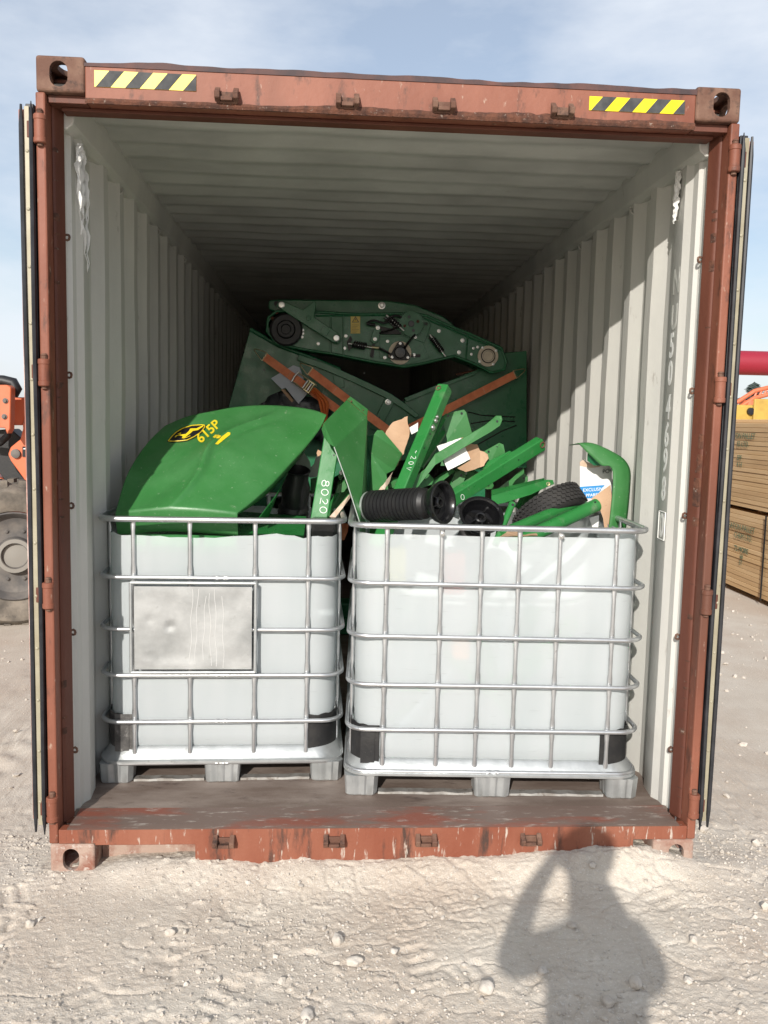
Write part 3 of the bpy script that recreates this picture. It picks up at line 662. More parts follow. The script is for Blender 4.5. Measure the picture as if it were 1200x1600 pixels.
        for j in range(nz_): fs += [(j*(nx_+1)+i, j*(nx_+1)+i+1, (j+1)*(nx_+1)+i+1, (j+1)*(nx_+1)+i) for i in range(nx_)]
        pl = mesh('label_plate', vs, fs, PLATE, T, True)
        for a, b in (((x0, z0), (x1, z0)), ((x1, z0), (x1, z1)), ((x1, z1), (x0, z1)), ((x0, z1), (x0, z0))):
            tube('plate_rim', [(a[0], -.024, a[1]), (b[0], -.024, b[1])], .0068, ZINC, pl, 8)
        g = random.Random(4)
        for k in range(6):
            xx = x0+(x1-x0)*(.50+.045*k+g.uniform(-.01, .01)); path = []; zt = z1-.02-g.uniform(0, .04); zbm = z0+.015+g.uniform(0, .05) if k < 5 else z0+.02
            for i in range(14): path.append((xx+.003*math.sin(i*.9+k)+(.0009*i)*(-1 if k < 3 else .5), -.0275, zt+(zbm-zt)*i/13))
            pb_ = BVHTree.FromPolygons([v.co.copy() for v in pl.data.vertices], [tuple(q.vertices) for q in pl.data.polygons])
            path = [(lambda h_: V((q[0], (h_[0].y if h_[0] else -.0275)-.0006, q[2])))(pb_.ray_cast(V((q[0], -.2, q[2])), V((0, 1, 0)))) for q in path]
            vs, fs = tubegeo(path, .0011, 6); fixn(mesh('dried_drip', vs, fs, STAINW, pl))
    return T
tl = ibc('narrower caged white bulk tank with a bare metal label plate, on the left', (.080, .418, .170), R(1.4), .992, 1.2, [1.111, .872, .657, .464, .267, .088], [.135, .362, .627, .846], [.16, .40, .63, .86, 1.05], 1.045, .022, (PROTG, PROT), (.130, .632, .482, .855))
tr_ = ibc('wider caged white bulk tank with black lower corners, on the right', (1.098, .296, .170), R(-2.3), 1.192, 1.0, [1.116, .884, .669, .470, .283, .107], [.143, .362, .523, .674, .837, 1.064], [.15, .37, .62, .85], 1.080, .006, (PROT, PROT))
FRY = .27
# bolted tops of two uprights on the wider tank
for x in (.362, .837): bolt((x, -.012, 1.088), (0, -1, 0), .007, tr_)

# ------------------------------------------------------------------ green dented hood in the left tank
def poly(pts, t):
    P = [V(q) for q in pts]; L_ = [0]
    for a, b in zip(P[:-1], P[1:]): L_.append(L_[-1]+(b-a).length)
    s = t*L_[-1]
    for i in range(len(P)-1):
        if s <= L_[i+1]+1e-9:
            k = (s-L_[i])/(L_[i+1]-L_[i]); 
            p0 = P[max(i-1, 0)]; p1 = P[i]; p2 = P[i+1]; p3 = P[min(i+2, len(P)-1)]
            return .5*((2*p1)+(p2-p0)*k+(2*p0-5*p1+4*p2-p3)*k*k+(3*p1-p0-3*p2+p3)*k**3)
    return P[-1]
hB = [(0.121,0.530,1.294), (0.291,0.500,1.308), (0.423,0.490,1.309), (0.629,0.490,1.305)]
hT = [(0.228,1.050,1.652), (0.321,1.120,1.698), (0.438,1.170,1.728), (0.561,1.200,1.753), (0.697,1.200,1.763), (0.836,1.170,1.757), (0.928,1.120,1.743), (0.987,1.050,1.722)]
hL = [(0.121,0.530,1.294), (0.137,0.680,1.444), (0.176,0.880,1.568), (0.228,1.050,1.652)]
hR = [(0.629,0.490,1.305), (0.690,0.580,1.350), (0.762,0.680,1.415), (0.837,0.800,1.500), (0.900,0.890,1.574), (0.958,0.980,1.655), (0.987,1.050,1.722)]
def hood(u, v):
    q = poly(hB, u)*(1-v)+poly(hT, u)*v+poly(hL, v)*(1-u)+poly(hR, v)*u-(V(hB[0])*(1-u)*(1-v)+V(hB[-1])*u*(1-v)+V(hT[0])*(1-u)*v+V(hT[-1])*u*v)
    bul = .070*math.sin(math.pi*u)**.8*math.sin(math.pi*min(1, v*.92+.08))**.9
    # folded crease running up the panel and a few dents
    cu = .46+.20*v+.05*math.sin(v*9); bul += .016*math.exp(-abs(u-cu)/.05)*math.sin(math.pi*v)*(.5+.5*math.sin(v*7+1))-.010*math.exp(-((u-cu-.05)/.03)**2)*math.sin(math.pi*v)
    bul += -.012*math.exp(-((u-.30)**2+(v-.18)**2)/.006)-.007*math.exp(-((u-.14)**2+(v-.30)**2)/.003)+.006*mnoise.noise(V((u*5, v*5, 3)))*min(1, 6*v, 6*(1-v), 6*u, 6*(1-u))
    bul += -.055*math.sin(math.pi*v)**.8*(4*(u/cu)*(1-u/cu) if u < cu else 0)+.012*math.exp(-((u-cu)/.02)**2)*math.sin(math.pi*v)*(.4+.6*math.sin(v*11)**2)
    return q+V((-.12, -.60, .78))*bul
hd = thing('machine_hood', 'large dented green hood with a black and yellow badge, lying in the left tank', 'hood', (.5, .9, 1.2))
hd.location = (0, 0, 0)
nu, nv = 72, 56; vs = []; fs = []
for j in range(-7, nv+1):
    for i in range(nu+1):
        if j >= 0: q = hood(i/nu, j/nv)
        else:
            k = -j/7; q = hood(i/nu, 0)+V((0, .010*math.sin(k*1.5)-.004*math.sin(k*3.1)+.03*k*k, -.105*k))
        vs.append(q)
for j in range(nv+7): fs += [(j*(nu+1)+i, j*(nu+1)+i+1, (j+1)*(nu+1)+i+1, (j+1)*(nu+1)+i) for i in range(nu)]
sh = mesh('hood_shell', vs, fs, GREEN2, hd, True); fixn(sh)
bvh = BVHTree.FromPolygons([v.co.copy() for v in sh.data.vertices], [tuple(p.vertices) for p in sh.data.polygons])
solidify(sh, .004)
vs = []; fs = []
for j in range(nv+1):
    e = hood(1, j/nv); w_ = .05+.09*math.sin(math.pi*j/nv)
    for k in range(5): t = k/4; vs.append(e+V((-.01-.05*t*t, .03*t+w_*t*.9, -.008-w_*t*.55)))
    if j: fs += [(5*j-5+k, 5*j-4+k, 5*j+1+k, 5*j+k) for k in range(4)]
solidify(fixn(mesh('hood_side_flange', vs, fs, GREEN2, hd, True)), .003)
vs = []; fs = []
for j in range(nv+1):
    e = hood(0, j/nv)
    for k in range(4): t = k/3; vs.append(e+V((.004-.0*t, .02*t+.004, -.006-.10*t)))
    if j: fs += [(4*j-4+k, 4*j-3+k, 4*j+1+k, 4*j+k) for k in range(3)]
solidify(fixn(mesh('hood_side_flange', vs, fs, GREEN2, hd, True)), .003)
HD = V((-0.158,0.987,-0.019))
def snap(q, lift=.0012):
    r_ = bvh.ray_cast(V(q)-HD*1.2, HD)
    if r_[0] is None: return V(q)
    nn = r_[1]; nn = nn if nn.dot(HD) < 0 else -nn
    return r_[0]+nn*lift
def decal(name, pts, mat, parent, lift):
    """thin printed film following the dented sheet"""
    bm = bmesh.new(); bm.faces.new([bm.verts.new(V(q)) for q in pts]); bmesh.ops.triangulate(bm, faces=bm.faces[:])
    bmesh.ops.subdivide_edges(bm, edges=bm.edges[:], cuts=3, use_grid_fill=True)
    for v in bm.verts: v.co = snap(v.co, lift)
    me = bpy.data.meshes.new(name); bm.to_mesh(me); bm.free(); return link(name, me, mat, parent)
bd = decal('badge', [(0.280,0.800,1.583), (0.297,0.800,1.609), (0.318,0.800,1.629), (0.348,0.800,1.649), (0.394,0.800,1.663), (0.440,0.800,1.667), (0.463,0.800,1.664), (0.458,0.800,1.648), (0.440,0.800,1.624), (0.408,0.800,1.602), (0.375,0.800,1.587), (0.338,0.800,1.581), (0.302,0.800,1.579)], BLKD, hd, .0015)
ol = [(0.287,0.800,1.585), (0.303,0.800,1.607), (0.322,0.800,1.626), (0.351,0.800,1.644), (0.394,0.800,1.659), (0.440,0.800,1.663), (0.455,0.800,1.661), (0.452,0.800,1.649), (0.435,0.800,1.627), (0.404,0.800,1.606), (0.373,0.800,1.591), (0.338,0.800,1.586), (0.306,0.800,1.584)]
dn_ = []
for i in range(len(ol)):
    a, b = V(ol[i]), V(ol[(i+1) % len(ol)]); dn_ += [snap(a.lerp(b, t/3), .0030) for t in range(3)]
tube('badge_border', dn_, .0021, YEL, bd, 6, True)
decal('badge_animal', [(0.332,0.800,1.616), (0.343,0.800,1.615), (0.366,0.800,1.618), (0.380,0.800,1.632), (0.387,0.800,1.644), (0.399,0.800,1.645), (0.415,0.800,1.645), (0.429,0.800,1.652), (0.448,0.800,1.661), (0.446,0.800,1.654), (0.422,0.800,1.637), (0.399,0.800,1.633), (0.389,0.800,1.623), (0.373,0.800,1.610), (0.359,0.800,1.599), (0.348,0.800,1.598), (0.353,0.800,1.608), (0.338,0.800,1.610)], YEL, bd, .0034)
decal('badge_animal', [(0.338,0.800,1.614), (0.322,0.800,1.611), (0.315,0.800,1.602), (0.320,0.800,1.601), (0.326,0.800,1.608), (0.338,0.800,1.610)], YEL, bd, .0034)
decal('badge_animal', [(0.328,0.800,1.619), (0.338,0.800,1.620), (0.341,0.800,1.625), (0.345,0.800,1.622), (0.343,0.800,1.614), (0.332,0.800,1.616)], YEL, bd, .0034)
decal('badge_animal', [(0.357,0.800,1.600), (0.373,0.800,1.605), (0.387,0.800,1.612), (0.388,0.800,1.610), (0.373,0.800,1.602), (0.355,0.800,1.596)], YEL, bd, .0034)
xdir = V((0.507,0.800,1.652))-V((0.427,0.800,1.581)); ydir = V((0.415,0.800,1.599))-V((0.429,0.800,1.581))
text('hood_number', '615P', (0.433,0.800,1.577), xdir, ydir, .058, YEL, hd, .0004, lambda q: snap(q, .002), 1.12, 'LEFT', .0012)
decal('yellow_decal', [(0.494,0.800,1.579), (0.507,0.800,1.576), (0.565,0.800,1.621), (0.566,0.800,1.631), (0.554,0.800,1.632), (0.526,0.800,1.612)], YEL, hd, .0018)
decal('yellow_decal', [(0.488,0.800,1.608), (0.500,0.800,1.619), (0.514,0.800,1.619), (0.523,0.800,1.614), (0.514,0.800,1.604), (0.496,0.800,1.603)], YEL, hd, .0018)

# ------------------------------------------------------------------ loose parts in the left tank
def beam(name, label, a, b, face_u, wid, dep, mat, cat='beam', group=None, bev=.004):
    """box-section bar from a to b; face_u = direction across its front face"""
    a = V(a); b = V(b); t = (b-a).normalized(); u = V(face_u); u = (u-t*u.dot(t)).normalized(); n = t.cross(u).normalized()
    if n.y > 0: n = -n
    T = thing(name, label, cat, tuple(a), 0, group); L_ = (b-a).length
    mt = Matrix((t, u, n)).transposed().to_4x4()
    o = box('bar_tube', (0, -wid/2, -dep), (L_, wid/2, 0), mat, T, bev, 2, mt); return T, t, u, n, L_
T8, t, u, n, L_ = beam('marked_green_bar', 'green box bar chalked 8020, upright in the left tank', (0.941,0.660,1.114), (1.021,0.780,1.652), (1, 0, 0), .073, .05, GREEN)
yv = V((0.927,0.660,1.288))-V((0.973,0.660,1.412)); 
hx = -u; top = V((0.973,0.690,1.408))-V(T8.location)
ang = []
for k, ch in enumerate('8020'):
    org = t*(L_*.590-.0395*k)-u*(.012-.003*k)+n*.0005
    strokes('chalk_digit', DIG[ch], org, -t, u, .033, .0019, WHITEP, T8, 1.45)
hole(t*(L_*.80)+u*.020, n, .004, T8)
# black rubber boot
bt_ = thing('rubber_boot', 'black ribbed rubber boot upright beside the 8020 bar', 'rubber boot', (0.824,1.120,1.163))
ax = V((0.859,1.000,1.459))-V((0.824,1.120,1.163)); hl = ax.length
pf = [(0, -.12), (.085, -.12)]
for k in range(9): z = -.10+k*hl*.085; pf += [(.090-.002*k, z), (.078-.002*k, z+.018)]
pf += [(.068, hl*.72), (.054, hl*.84), (.052, hl*.97), (.058, hl), (.053, hl+.002), (.046, hl-.02), (.040, hl-.09), (.014, hl-.10), (.014, hl-.05), (0, hl-.05)]
lathe('boot_body', pf, V((0, 0, 0)), ax, BLACK, bt_, 36, 30)
br = thing('grey_green_bracket', 'pale grey-green pressed bracket behind the rubber boot', 'bracket', (.98, .99, 1.2)); br.location = (0, 0, 0)
prism('bracket_plate', [(0.834,1.200,1.484), (0.879,1.200,1.531), (0.908,1.200,1.492), (0.914,1.200,1.462), (0.929,1.200,1.479), (0.948,1.200,1.550), (0.972,1.200,1.533), (0.965,1.200,1.419), (0.913,1.200,1.409), (0.869,1.200,1.435)], (0, .004, 0), pmat('pale_green_grey', (.36, .42, .35), .5, 0, (.30, .44, .30), 8), br, .001)
prism('bracket_tab', [(0.913,1.201,1.405), (0.965,1.201,1.418), (0.966,1.230,1.329), (0.913,1.230,1.328)], (0, .004, 0), GREEN2, br, .001)
tag(prism('cardboard_scrap', [(0.946,0.900,1.544), (0.952,0.900,1.560), (0.971,0.900,1.550), (0.965,0.900,1.536), (0.951,0.900,1.528)], (0, .006, 0), CARD), 'tiny orange-brown cardboard scrap beside the 8020 bar', 'cardboard')
p1 = thing('green_bracket', 'small green bracket between the two tanks, right of the 8020 bar', 'bracket')
prism('bracket_plate', [(1.036,0.860,1.362), (1.046,0.860,1.402), (1.078,0.860,1.419), (1.090,0.860,1.391), (1.075,0.860,1.368)], (0, .03, .01), GREEN2, p1, .002)
prism('bracket_plate', [(1.045,0.900,1.440), (1.065,0.900,1.473), (1.074,0.900,1.441), (1.058,0.900,1.412)], (0, .02, 0), GREEN2, p1, .002)
bolt((1.059,0.895,1.457), (0, -1, 0), .006, p1)
tag(prism('torn_board_edge', [(1.008,0.700,1.270), (1.035,0.720,1.299), (1.098,0.800,1.364), (1.102,0.800,1.348), (1.070,0.740,1.310), (1.028,0.700,1.258)], (.004, .012, .004), CARDE), 'torn brown board edge sticking up between the tanks', 'cardboard')
tag(tube('green_rod', [(1.016,0.740,1.261), (1.099,0.860,1.355)], .008, GREEN, None, 10), 'thin green rod beside the torn board between the tanks', 'rod')
mo = thing('motor_housing', 'dark grey plastic housing under the rim of the left tank', 'housing')
box('housing_body', (.925, .58, 1.10), (1.045, .74, 1.272), BPLAS, mo, .02, 3); box('housing_lid', (.93, .574, 1.175), (1.04, .581, 1.19), BLACK, mo, .002)
# filler sheet metal lower in the left tank, seen under its top rail
fl = thing('green_sheet_panel', 'green folded sheet lying under the dented hood in the left tank', 'panel')
prism('panel_face', [(.16, .56, 1.205), (.62, .54, 1.20), (.90, .58, 1.19), (.90, .98, 1.24), (.16, 1.05, 1.28)], (0, 0, -.004), GREEN, fl)
prism('panel_flange', [(.16, .5605, 1.200), (.62, .5405, 1.195), (.62, .5405, 1.13), (.16, .5605, 1.13)], (0, .004, 0), GREEN, fl)
sgp = thing('green_wedge_plate', 'green triangular plate leaning under the right edge of the hood', 'plate')
prism('wedge_face', [(0.705,0.600,1.268), (0.776,0.720,1.363), (0.818,0.860,1.454), (0.770,0.900,1.347), (0.731,0.800,1.245)], (.0, .006, .004), GREEN, sgp, .001)

# ------------------------------------------------------------------ loose parts in the right tank
# folded chute plate, front
c1 = thing('folded_chute_plate', 'tall folded green chute plate standing at the left end of the right tank', 'chute plate')
A0, A1, A2, A3, A4, A5 = (1.081,0.920,1.792), (1.099,0.930,1.807), (1.180,0.990,1.750), (1.177,0.970,1.712), (1.025,0.660,1.582), (0.981,0.660,1.621)
prism('upper_face', [(1.081,0.920,1.792), (1.177,0.965,1.718), (1.177,0.960,1.712), (1.025,0.655,1.583), (0.999,0.655,1.599), (0.980,0.660,1.624), (0.969,0.680,1.658), (0.977,0.710,1.684)], (.002, .003, -.003), GREEN2, c1, .0008)
fo = prism('bolt_flange', [(1.081,0.922,1.794), (1.098,0.935,1.808), (1.182,0.995,1.752), (1.177,0.967,1.719)], (.002, .004, -.002), GREEN2, c1, .0008)
for q in ((1.103,0.930,1.785), (1.158,0.967,1.746)): lathe('rusty_hole', [(.0042, 0), (.0036, .0022), (0, .0022)], q, (-.2, -.8, .5), RUST, fo, 10)
prism('lower_face', [(1.025,0.655,1.582), (1.177,0.960,1.710), (1.180,0.950,1.084), (1.152,0.700,1.121), (1.140,0.620,1.262)], (.003, .001, 0), GREEN2, c1, .0008)
tube('rolled_edge', [(1.025,0.653,1.582), (1.086,0.635,1.422), (1.140,0.617,1.262)], .0024, pmat('bare_edge', (.42, .46, .42), .45, .3), c1, 6)
c2 = thing('folded_chute_plate', 'shorter folded green chute plate behind the tall one', 'chute plate')
prism('upper_face', [(1.217,1.070,1.633), (1.233,1.090,1.654), (1.259,1.090,1.653), (1.359,1.100,1.542), (1.312,0.980,1.470), (1.273,0.950,1.452), (1.201,0.970,1.543)], (.002, .004, -.002), GREEN2, c2, .0008)
prism('lower_face', [(1.201,0.965,1.541), (1.272,0.945,1.451), (1.284,0.900,1.344), (1.264,0.900,1.124), (1.197,0.930,1.119)], (.003, .003, 0), GREEN2, c2, .0008)
prism('side_face', [(1.187,1.140,1.622), (1.218,1.090,1.633), (1.200,0.985,1.540), (1.196,0.980,1.143), (1.192,1.100,1.127)], (.003, .003, 0), DGREEN, c2, .0008)
hole((1.244,1.085,1.643), (0, -.8, .5), .004, c2)
def torn(name, label, pts, mat, vec, rough=.006, edge=None):
    P = []
    for i in range(len(pts)):
        a, b = V(pts[i]), V(pts[(i+1) % len(pts)]); k = max(1, int((b-a).length/.016))
        for j in range(k): P.append(a.lerp(b, j/k)+V((random.uniform(-1, 1), random.uniform(-.3, .3), random.uniform(-1, 1)))*(rough if j else rough*.4))
    return tag(prism(name, P, vec, mat), label, 'cardboard')
torn('torn_cardboard', 'torn brown cardboard sheet standing between chute plate and slanted bar', [(1.259,1.120,1.507), (1.280,1.140,1.650), (1.312,1.150,1.693), (1.338,1.150,1.703), (1.384,1.150,1.722), (1.395,1.140,1.639), (1.369,1.120,1.541), (1.321,1.100,1.457)], CARD, (.001, .004, .001), .0035)
torn('white_card_scrap', 'small white card scrap behind the slanted green bar', [(1.393,1.130,1.668), (1.435,1.130,1.695), (1.436,1.130,1.653), (1.404,1.130,1.636)], CARDW, (0, .003, 0), .001)
torn('brown_board_strip', 'narrow brown board strip beside the ribbed roller', [(1.222,0.800,1.376), (1.241,0.820,1.399), (1.299,0.880,1.466), (1.280,0.860,1.415), (1.253,0.800,1.383)], CARDE, (.002, .006, 0), .002)
B1, t, u, n, L_ = beam('slanted_green_bar', 'long glossy green box bar slanting up to the right with bolts on its side', (1.214,0.660,1.158), (1.537,1.020,1.881), (1, -.62, .05), .058, .060, GREEN, bev=.006)
bushing(t*(L_-.028)-u*.012+n*.001, n, .010, B1, FITT)
for k, (f_, s_) in enumerate(((.80, .006), (.775, .008), (.73, .010))): bolt(t*(L_*f_)+u*.029-n*.02, u, s_, B1)
for k, f_ in enumerate((.69, .60)): hole(t*(L_*f_)+u*.0292-n*.02, u, .004, B1)
for k, ch in enumerate('~20V'): strokes('chalk_mark', DIG[ch], t*(L_*.565-.030*k)-u*.004+n*.0004, -t, u, .026, .0012, WHITEP, B1)
c3 = thing('bracket_plate_with_holes', 'upright green bracket plate with two holes behind the white card', 'bracket')
prism('plate_face', [(1.558,1.160,1.718), (1.573,1.170,1.740), (1.664,1.170,1.763), (1.677,1.170,1.750), (1.713,1.160,1.629), (1.622,1.100,1.487), (1.547,1.100,1.486), (1.582,1.140,1.610)], (.001, .004, 0), GREEN2, c3, .0008)
prism('plate_flange', [(1.557,1.155,1.720), (1.450,0.990,1.522), (1.460,0.990,1.514), (1.570,1.150,1.710)], (.004, .003, .002), GREEN, c3, .0008)
for q in ((1.585,1.159,1.731), (1.653,1.165,1.744)): hole(q, (0, -1, 0), .006, c3)
torn('white_printed_card', 'white faced card with brown corner lying on the flat green strap', [(1.515,1.000,1.584), (1.633,1.030,1.626), (1.675,0.990,1.527), (1.565,0.950,1.472)], CARDW, (.001, .004, .001), .0012)
torn('torn_cardboard', 'torn brown cardboard flap right of the white card', [(1.634,1.036,1.624), (1.703,1.050,1.648), (1.710,1.050,1.640), (1.657,1.030,1.598), (1.716,1.050,1.595), (1.731,1.050,1.566), (1.770,1.050,1.549), (1.772,1.040,1.530), (1.747,1.020,1.494), (1.701,1.010,1.476), (1.658,1.000,1.464), (1.614,0.985,1.483), (1.673,1.000,1.518)], CARD, (.001, .004, .001), .002)
fs_ = thing('flat_green_strap', 'flat bent green strap with a slotted eye crossing over the white card', 'strap')
up = [(1.351,0.860,1.410), (1.449,0.900,1.477), (1.499,0.930,1.548), (1.623,0.965,1.619), (1.739,0.990,1.686), (1.777,1.000,1.717), (1.795,1.010,1.733), (1.822,1.010,1.734), (1.827,1.010,1.716)]
lo_ = [(1.815,1.000,1.688), (1.773,0.990,1.659), (1.639,0.955,1.582), (1.548,0.930,1.527), (1.499,0.910,1.499), (1.418,0.880,1.398), (1.361,0.850,1.350)]
prism('strap_bar', up+lo_, (.001, .007, .003), GREEN2, fs_, .0012)
hole((1.800,1.003,1.708), (0, -1, .3), .006, fs_)
B2, t, u, n, L_ = beam('wide_green_arm', 'wide green box arm with a bushed hole at its upper right end', (1.514,0.740,1.313), (2.016,0.930,1.605), (0, -.25, 1), .062, .05, GREEN, bev=.005)
bushing(t*(L_-.012)+u*.006+n*.001, n, .0115, B2, FITT); hole(t*(L_*.74)+u*.004, n, .0035, B2)
strokes('chalk_digit', DIG['0'], t*(L_*.205)-u*.022+n*.0004, -t, u, .030, .0016, WHITEP, B2)
gb = thing('green_lug_bracket', 'small green lug bracket with a hole above the wide arm', 'bracket')
prism('lug_plate', [(1.759,1.100,1.561), (1.837,1.120,1.604), (1.859,1.120,1.596), (1.867,1.110,1.554), (1.795,1.080,1.517), (1.770,1.080,1.516)], (.001, .005, 0), GREEN2, gb, .001)
prism('lug_web', [(1.744,1.050,1.500), (1.885,1.080,1.568), (1.894,1.080,1.554), (1.788,1.040,1.494), (1.779,1.030,1.479), (1.744,1.030,1.480)], (.001, .012, 0), GREEN, gb, .001)
hole((1.825,1.112,1.581), (0, -1, 0), .006, gb); hole((1.781,1.094,1.561), (0, -1, 0), .005, gb)
gc = thing('green_channel_arm', 'green channel arm with an eye end below the wide arm', 'arm')
prism('channel_face', [(1.748,0.800,1.373), (1.975,0.900,1.429), (2.020,0.920,1.440), (2.064,0.930,1.438), (2.071,0.930,1.419), (2.038,0.920,1.407), (1.949,0.880,1.370), (1.805,0.800,1.336), (1.746,0.780,1.328)], (.001, .008, 0), GREEN, gc, .0015)
prism('channel_lip', [(1.747,0.795,1.375), (1.974,0.895,1.431), (2.019,0.915,1.442), (2.032,0.970,1.445), (1.762,0.880,1.390)], (0, .001, -.004), GREEN, gc)
bushing((2.039,0.918,1.420), (0, -1, .1), .007, gc, BRASS)
g3 = thing('green_tab_bracket', 'small green tab under the wide arm near its middle', 'bracket')
prism('tab_plate', [(1.852,0.930,1.428), (1.895,0.950,1.464), (1.929,0.960,1.494), (1.932,0.960,1.467), (1.886,0.940,1.432), (1.855,0.920,1.389)], (.001, .010, 0), GREEN2, g3, .001)
# tyre with block tread
ty = thing('small_tyre', 'small black block-tread tyre wedged behind the green tubes', 'tyre', (2.043,0.880,1.291))
ta = (V((2.090,0.700,1.280))-V((2.048,0.860,1.389))).normalized(); ta = V((.42, -.50, -.76)).normalized()
uu, vv, aa = basis(ta); RT = .172
lathe('tyre_carcass', [(.095, -.045), (.12, -.056), (.152, -.054), (.166, -.044), (.171, -.02), (.172, 0), (.171, .02), (.166, .044), (.152, .054), (.12, .056), (.095, .045), (.085, .02), (.085, -.02), (.095, -.045)], (0, 0, 0), ta, TYRE, ty, 48, 40)
vs = []; fs = []
for i in range(44):
    for k in range(5):
        th = 2*math.pi*(i+.5*(k % 2))/44; h0 = -.046+k*.0186; pts = []
        for dth, dh in ((-.048, .003), (.030, -.001), (.052, .0125), (-.026, .0165)):
            for rr in (RT-.004, RT+.006):
                hh = h0+dh; r2 = rr-.08*max(0, abs(hh)-.03); pts.append(uu*(r2*math.cos(th+dth))+vv*(r2*math.sin(th+dth))+aa*hh)
        o = len(vs); vs += pts; fs += [(o+1, o+3, o+5, o+7), (o, o+2, o+3, o+1), (o+2, o+4, o+5, o+3), (o+4, o+6, o+7, o+5), (o+6, o, o+1, o+7)]
td = fixn(mesh('tread_blocks', vs, fs, TYRE, ty)); td['kind'] = 'stuff'
lathe('wheel_rim', [(0, -.03), (.03, -.03), (.04, -.012), (.075, -.012), (.086, -.042), (.094, -.045), (.088, -.02), (.088, .02), (.094, .045), (.086, .042), (.07, .012), (0, .012)], (0, 0, 0), ta, ZINC, ty, 32)
# tubes
def gtube(label, a, b, r, endhole=True):
    T = thing('green_tube', label, 'tube', a); ax = V(b)-V(a); h = ax.length
    lathe('tube_wall', [(r*.82, 0), (r, 0), (r, h), (r*.97, h+.001), (r*.80, h+.001), (r*.80, h-.10), (0, h-.10)], (0, 0, 0), ax, GREEN, T, 24, 30)
    if endhole:
        d_ = ax.normalized(); s_ = (V((-.15, -.75, .60))-d_*V((-.15, -.75, .6)).dot(d_)).normalized(); hole(d_*(h-.022)+s_*(r*.998), s_, .0045, T)
    return T
gtube('green tube lying behind another tube, its end under the white box', (1.739,0.520,1.225), (2.189,0.860,1.351), .026, False)
gtube('front green tube with an open dark end resting on the tank rim', (1.779,0.460,1.194), (2.201,0.680,1.346), .030)
sg = thing('short_green_pin', 'short green pin with drilled end standing beside the smaller hub', 'pin', (1.714,0.500,1.187))
ax = V((1.808,0.620,1.351))-V((1.714,0.500,1.187)); lathe('pin_shaft', [(0, 0), (.0145, 0), (.0145, ax.length-.012), (.0165, ax.length-.010), (.0165, ax.length), (.0145, ax.length+.003), (0, ax.length+.003)], (0, 0, 0), ax, GREEN, sg, 18, 30); hole(ax*.965+V((0, -.0165, .003)), (0, -1, .1), .006, sg)
bolt((1.836,0.660,1.297), (-.3, -.8, .5), .012, sg)
# printed box and flap
bx = thing('printed_carton', 'torn white carton printed with a blue band, inside the bent fender', 'carton')
prism('carton_face', [(2.164,0.840,1.518), (2.187,0.842,1.525), (2.223,0.844,1.513), (2.317,0.848,1.517), (2.327,0.848,1.339), (2.173,0.840,1.324)], (.001, .004, 0), CARDW, bx)
prism('torn_top_edge', [(2.163,0.838,1.529), (2.175,0.838,1.540), (2.208,0.840,1.527), (2.257,0.842,1.533), (2.258,0.842,1.509), (2.214,0.840,1.503), (2.164,0.838,1.513)], (0, .005, 0), CARDE, bx)
prism('blue_band', [(2.169,0.839,1.415), (2.288,0.847,1.425), (2.256,0.842,1.382), (2.225,0.842,1.362), (2.172,0.839,1.361)], (0, -.0008, 0), BLUE, bx)
xd = V((2.288,0.846,1.423))-V((2.169,0.839,1.413))
text('carton_print', 'EXCLUSIVE', (2.183,0.836,1.392), xd, (0, 0, 1), .0215, LETTW, bx, .0003); text('carton_print', 'APPAREIL', (2.184,0.836,1.367), xd, (0, 0, 1), .0205, LETTW, bx, .0003)
text('carton_print', 'POW', (2.272,0.839,1.479), xd, (0, 0, 1), .026, BLKD, bx, .0003)
prism('brown_flap', [(2.210,0.800,1.363), (2.299,0.800,1.429), (2.305,0.790,1.378), (2.298,0.780,1.249), (2.300,0.780,1.211), (2.278,0.780,1.210), (2.266,0.780,1.277), (2.242,0.790,1.343)], (.002, .004, 0), CARD, bx)
prism('white_flap', [(2.205,0.790,1.275), (2.250,0.790,1.289), (2.245,0.780,1.210), (2.227,0.780,1.210)], (0, .004, 0), CARDW, bx)
# bent fender
fd = thing('bent_fender', 'bent green fender standing at the right end of the right tank', 'fender')
fo_ = [(2.120,0.740,1.619), (2.161,0.740,1.623), (2.199,0.740,1.618), (2.245,0.740,1.601), (2.288,0.740,1.581), (2.331,0.740,1.556), (2.358,0.740,1.525), (2.371,0.740,1.487), (2.372,0.740,1.416), (2.369,0.740,1.325), (2.362,0.740,1.217)]
fi_ = [(2.124,0.735,1.615), (2.147,0.730,1.593), (2.163,0.725,1.577), (2.185,0.720,1.558), (2.209,0.715,1.536), (2.232,0.710,1.521), (2.261,0.710,1.521), (2.279,0.710,1.492), (2.282,0.710,1.413), (2.278,0.710,1.327), (2.272,0.710,1.219)]
def polyi(pts, t):
    P = [V(q) for q in pts]; x = t*(len(P)-1); i = min(int(x), len(P)-2); k = x-i; p0 = P[max(i-1, 0)]; p1 = P[i]; p2 = P[i+1]; p3 = P[min(i+2, len(P)-1)]
    return .5*((2*p1)+(p2-p0)*k+(2*p0-5*p1+4*p2-p3)*k*k+(3*p1-p0-3*p2+p3)*k**3)
vs = []; fs = []; K = 7; nn = 50
for i in range(nn+1):
    a = polyi(fo_, i/nn); b = polyi(fi_, i/nn)
    for k in range(K):
        t_ = k/(K-1); q = a.lerp(b, t_); vs.append(q+V((0, -.007*(1-abs(2*t_-1)**1.2), .002*math.sin(math.pi*t_))))
    if i: fs += [(K*(i-1)+k, K*(i-1)+k+1, K*i+k+1, K*i+k) for k in range(K-1)]
sf = mesh('fender_sheet', vs, fs, GREEN2, fd, True); fixn(sf); solidify(sf, .004)
vs = []; fs = []
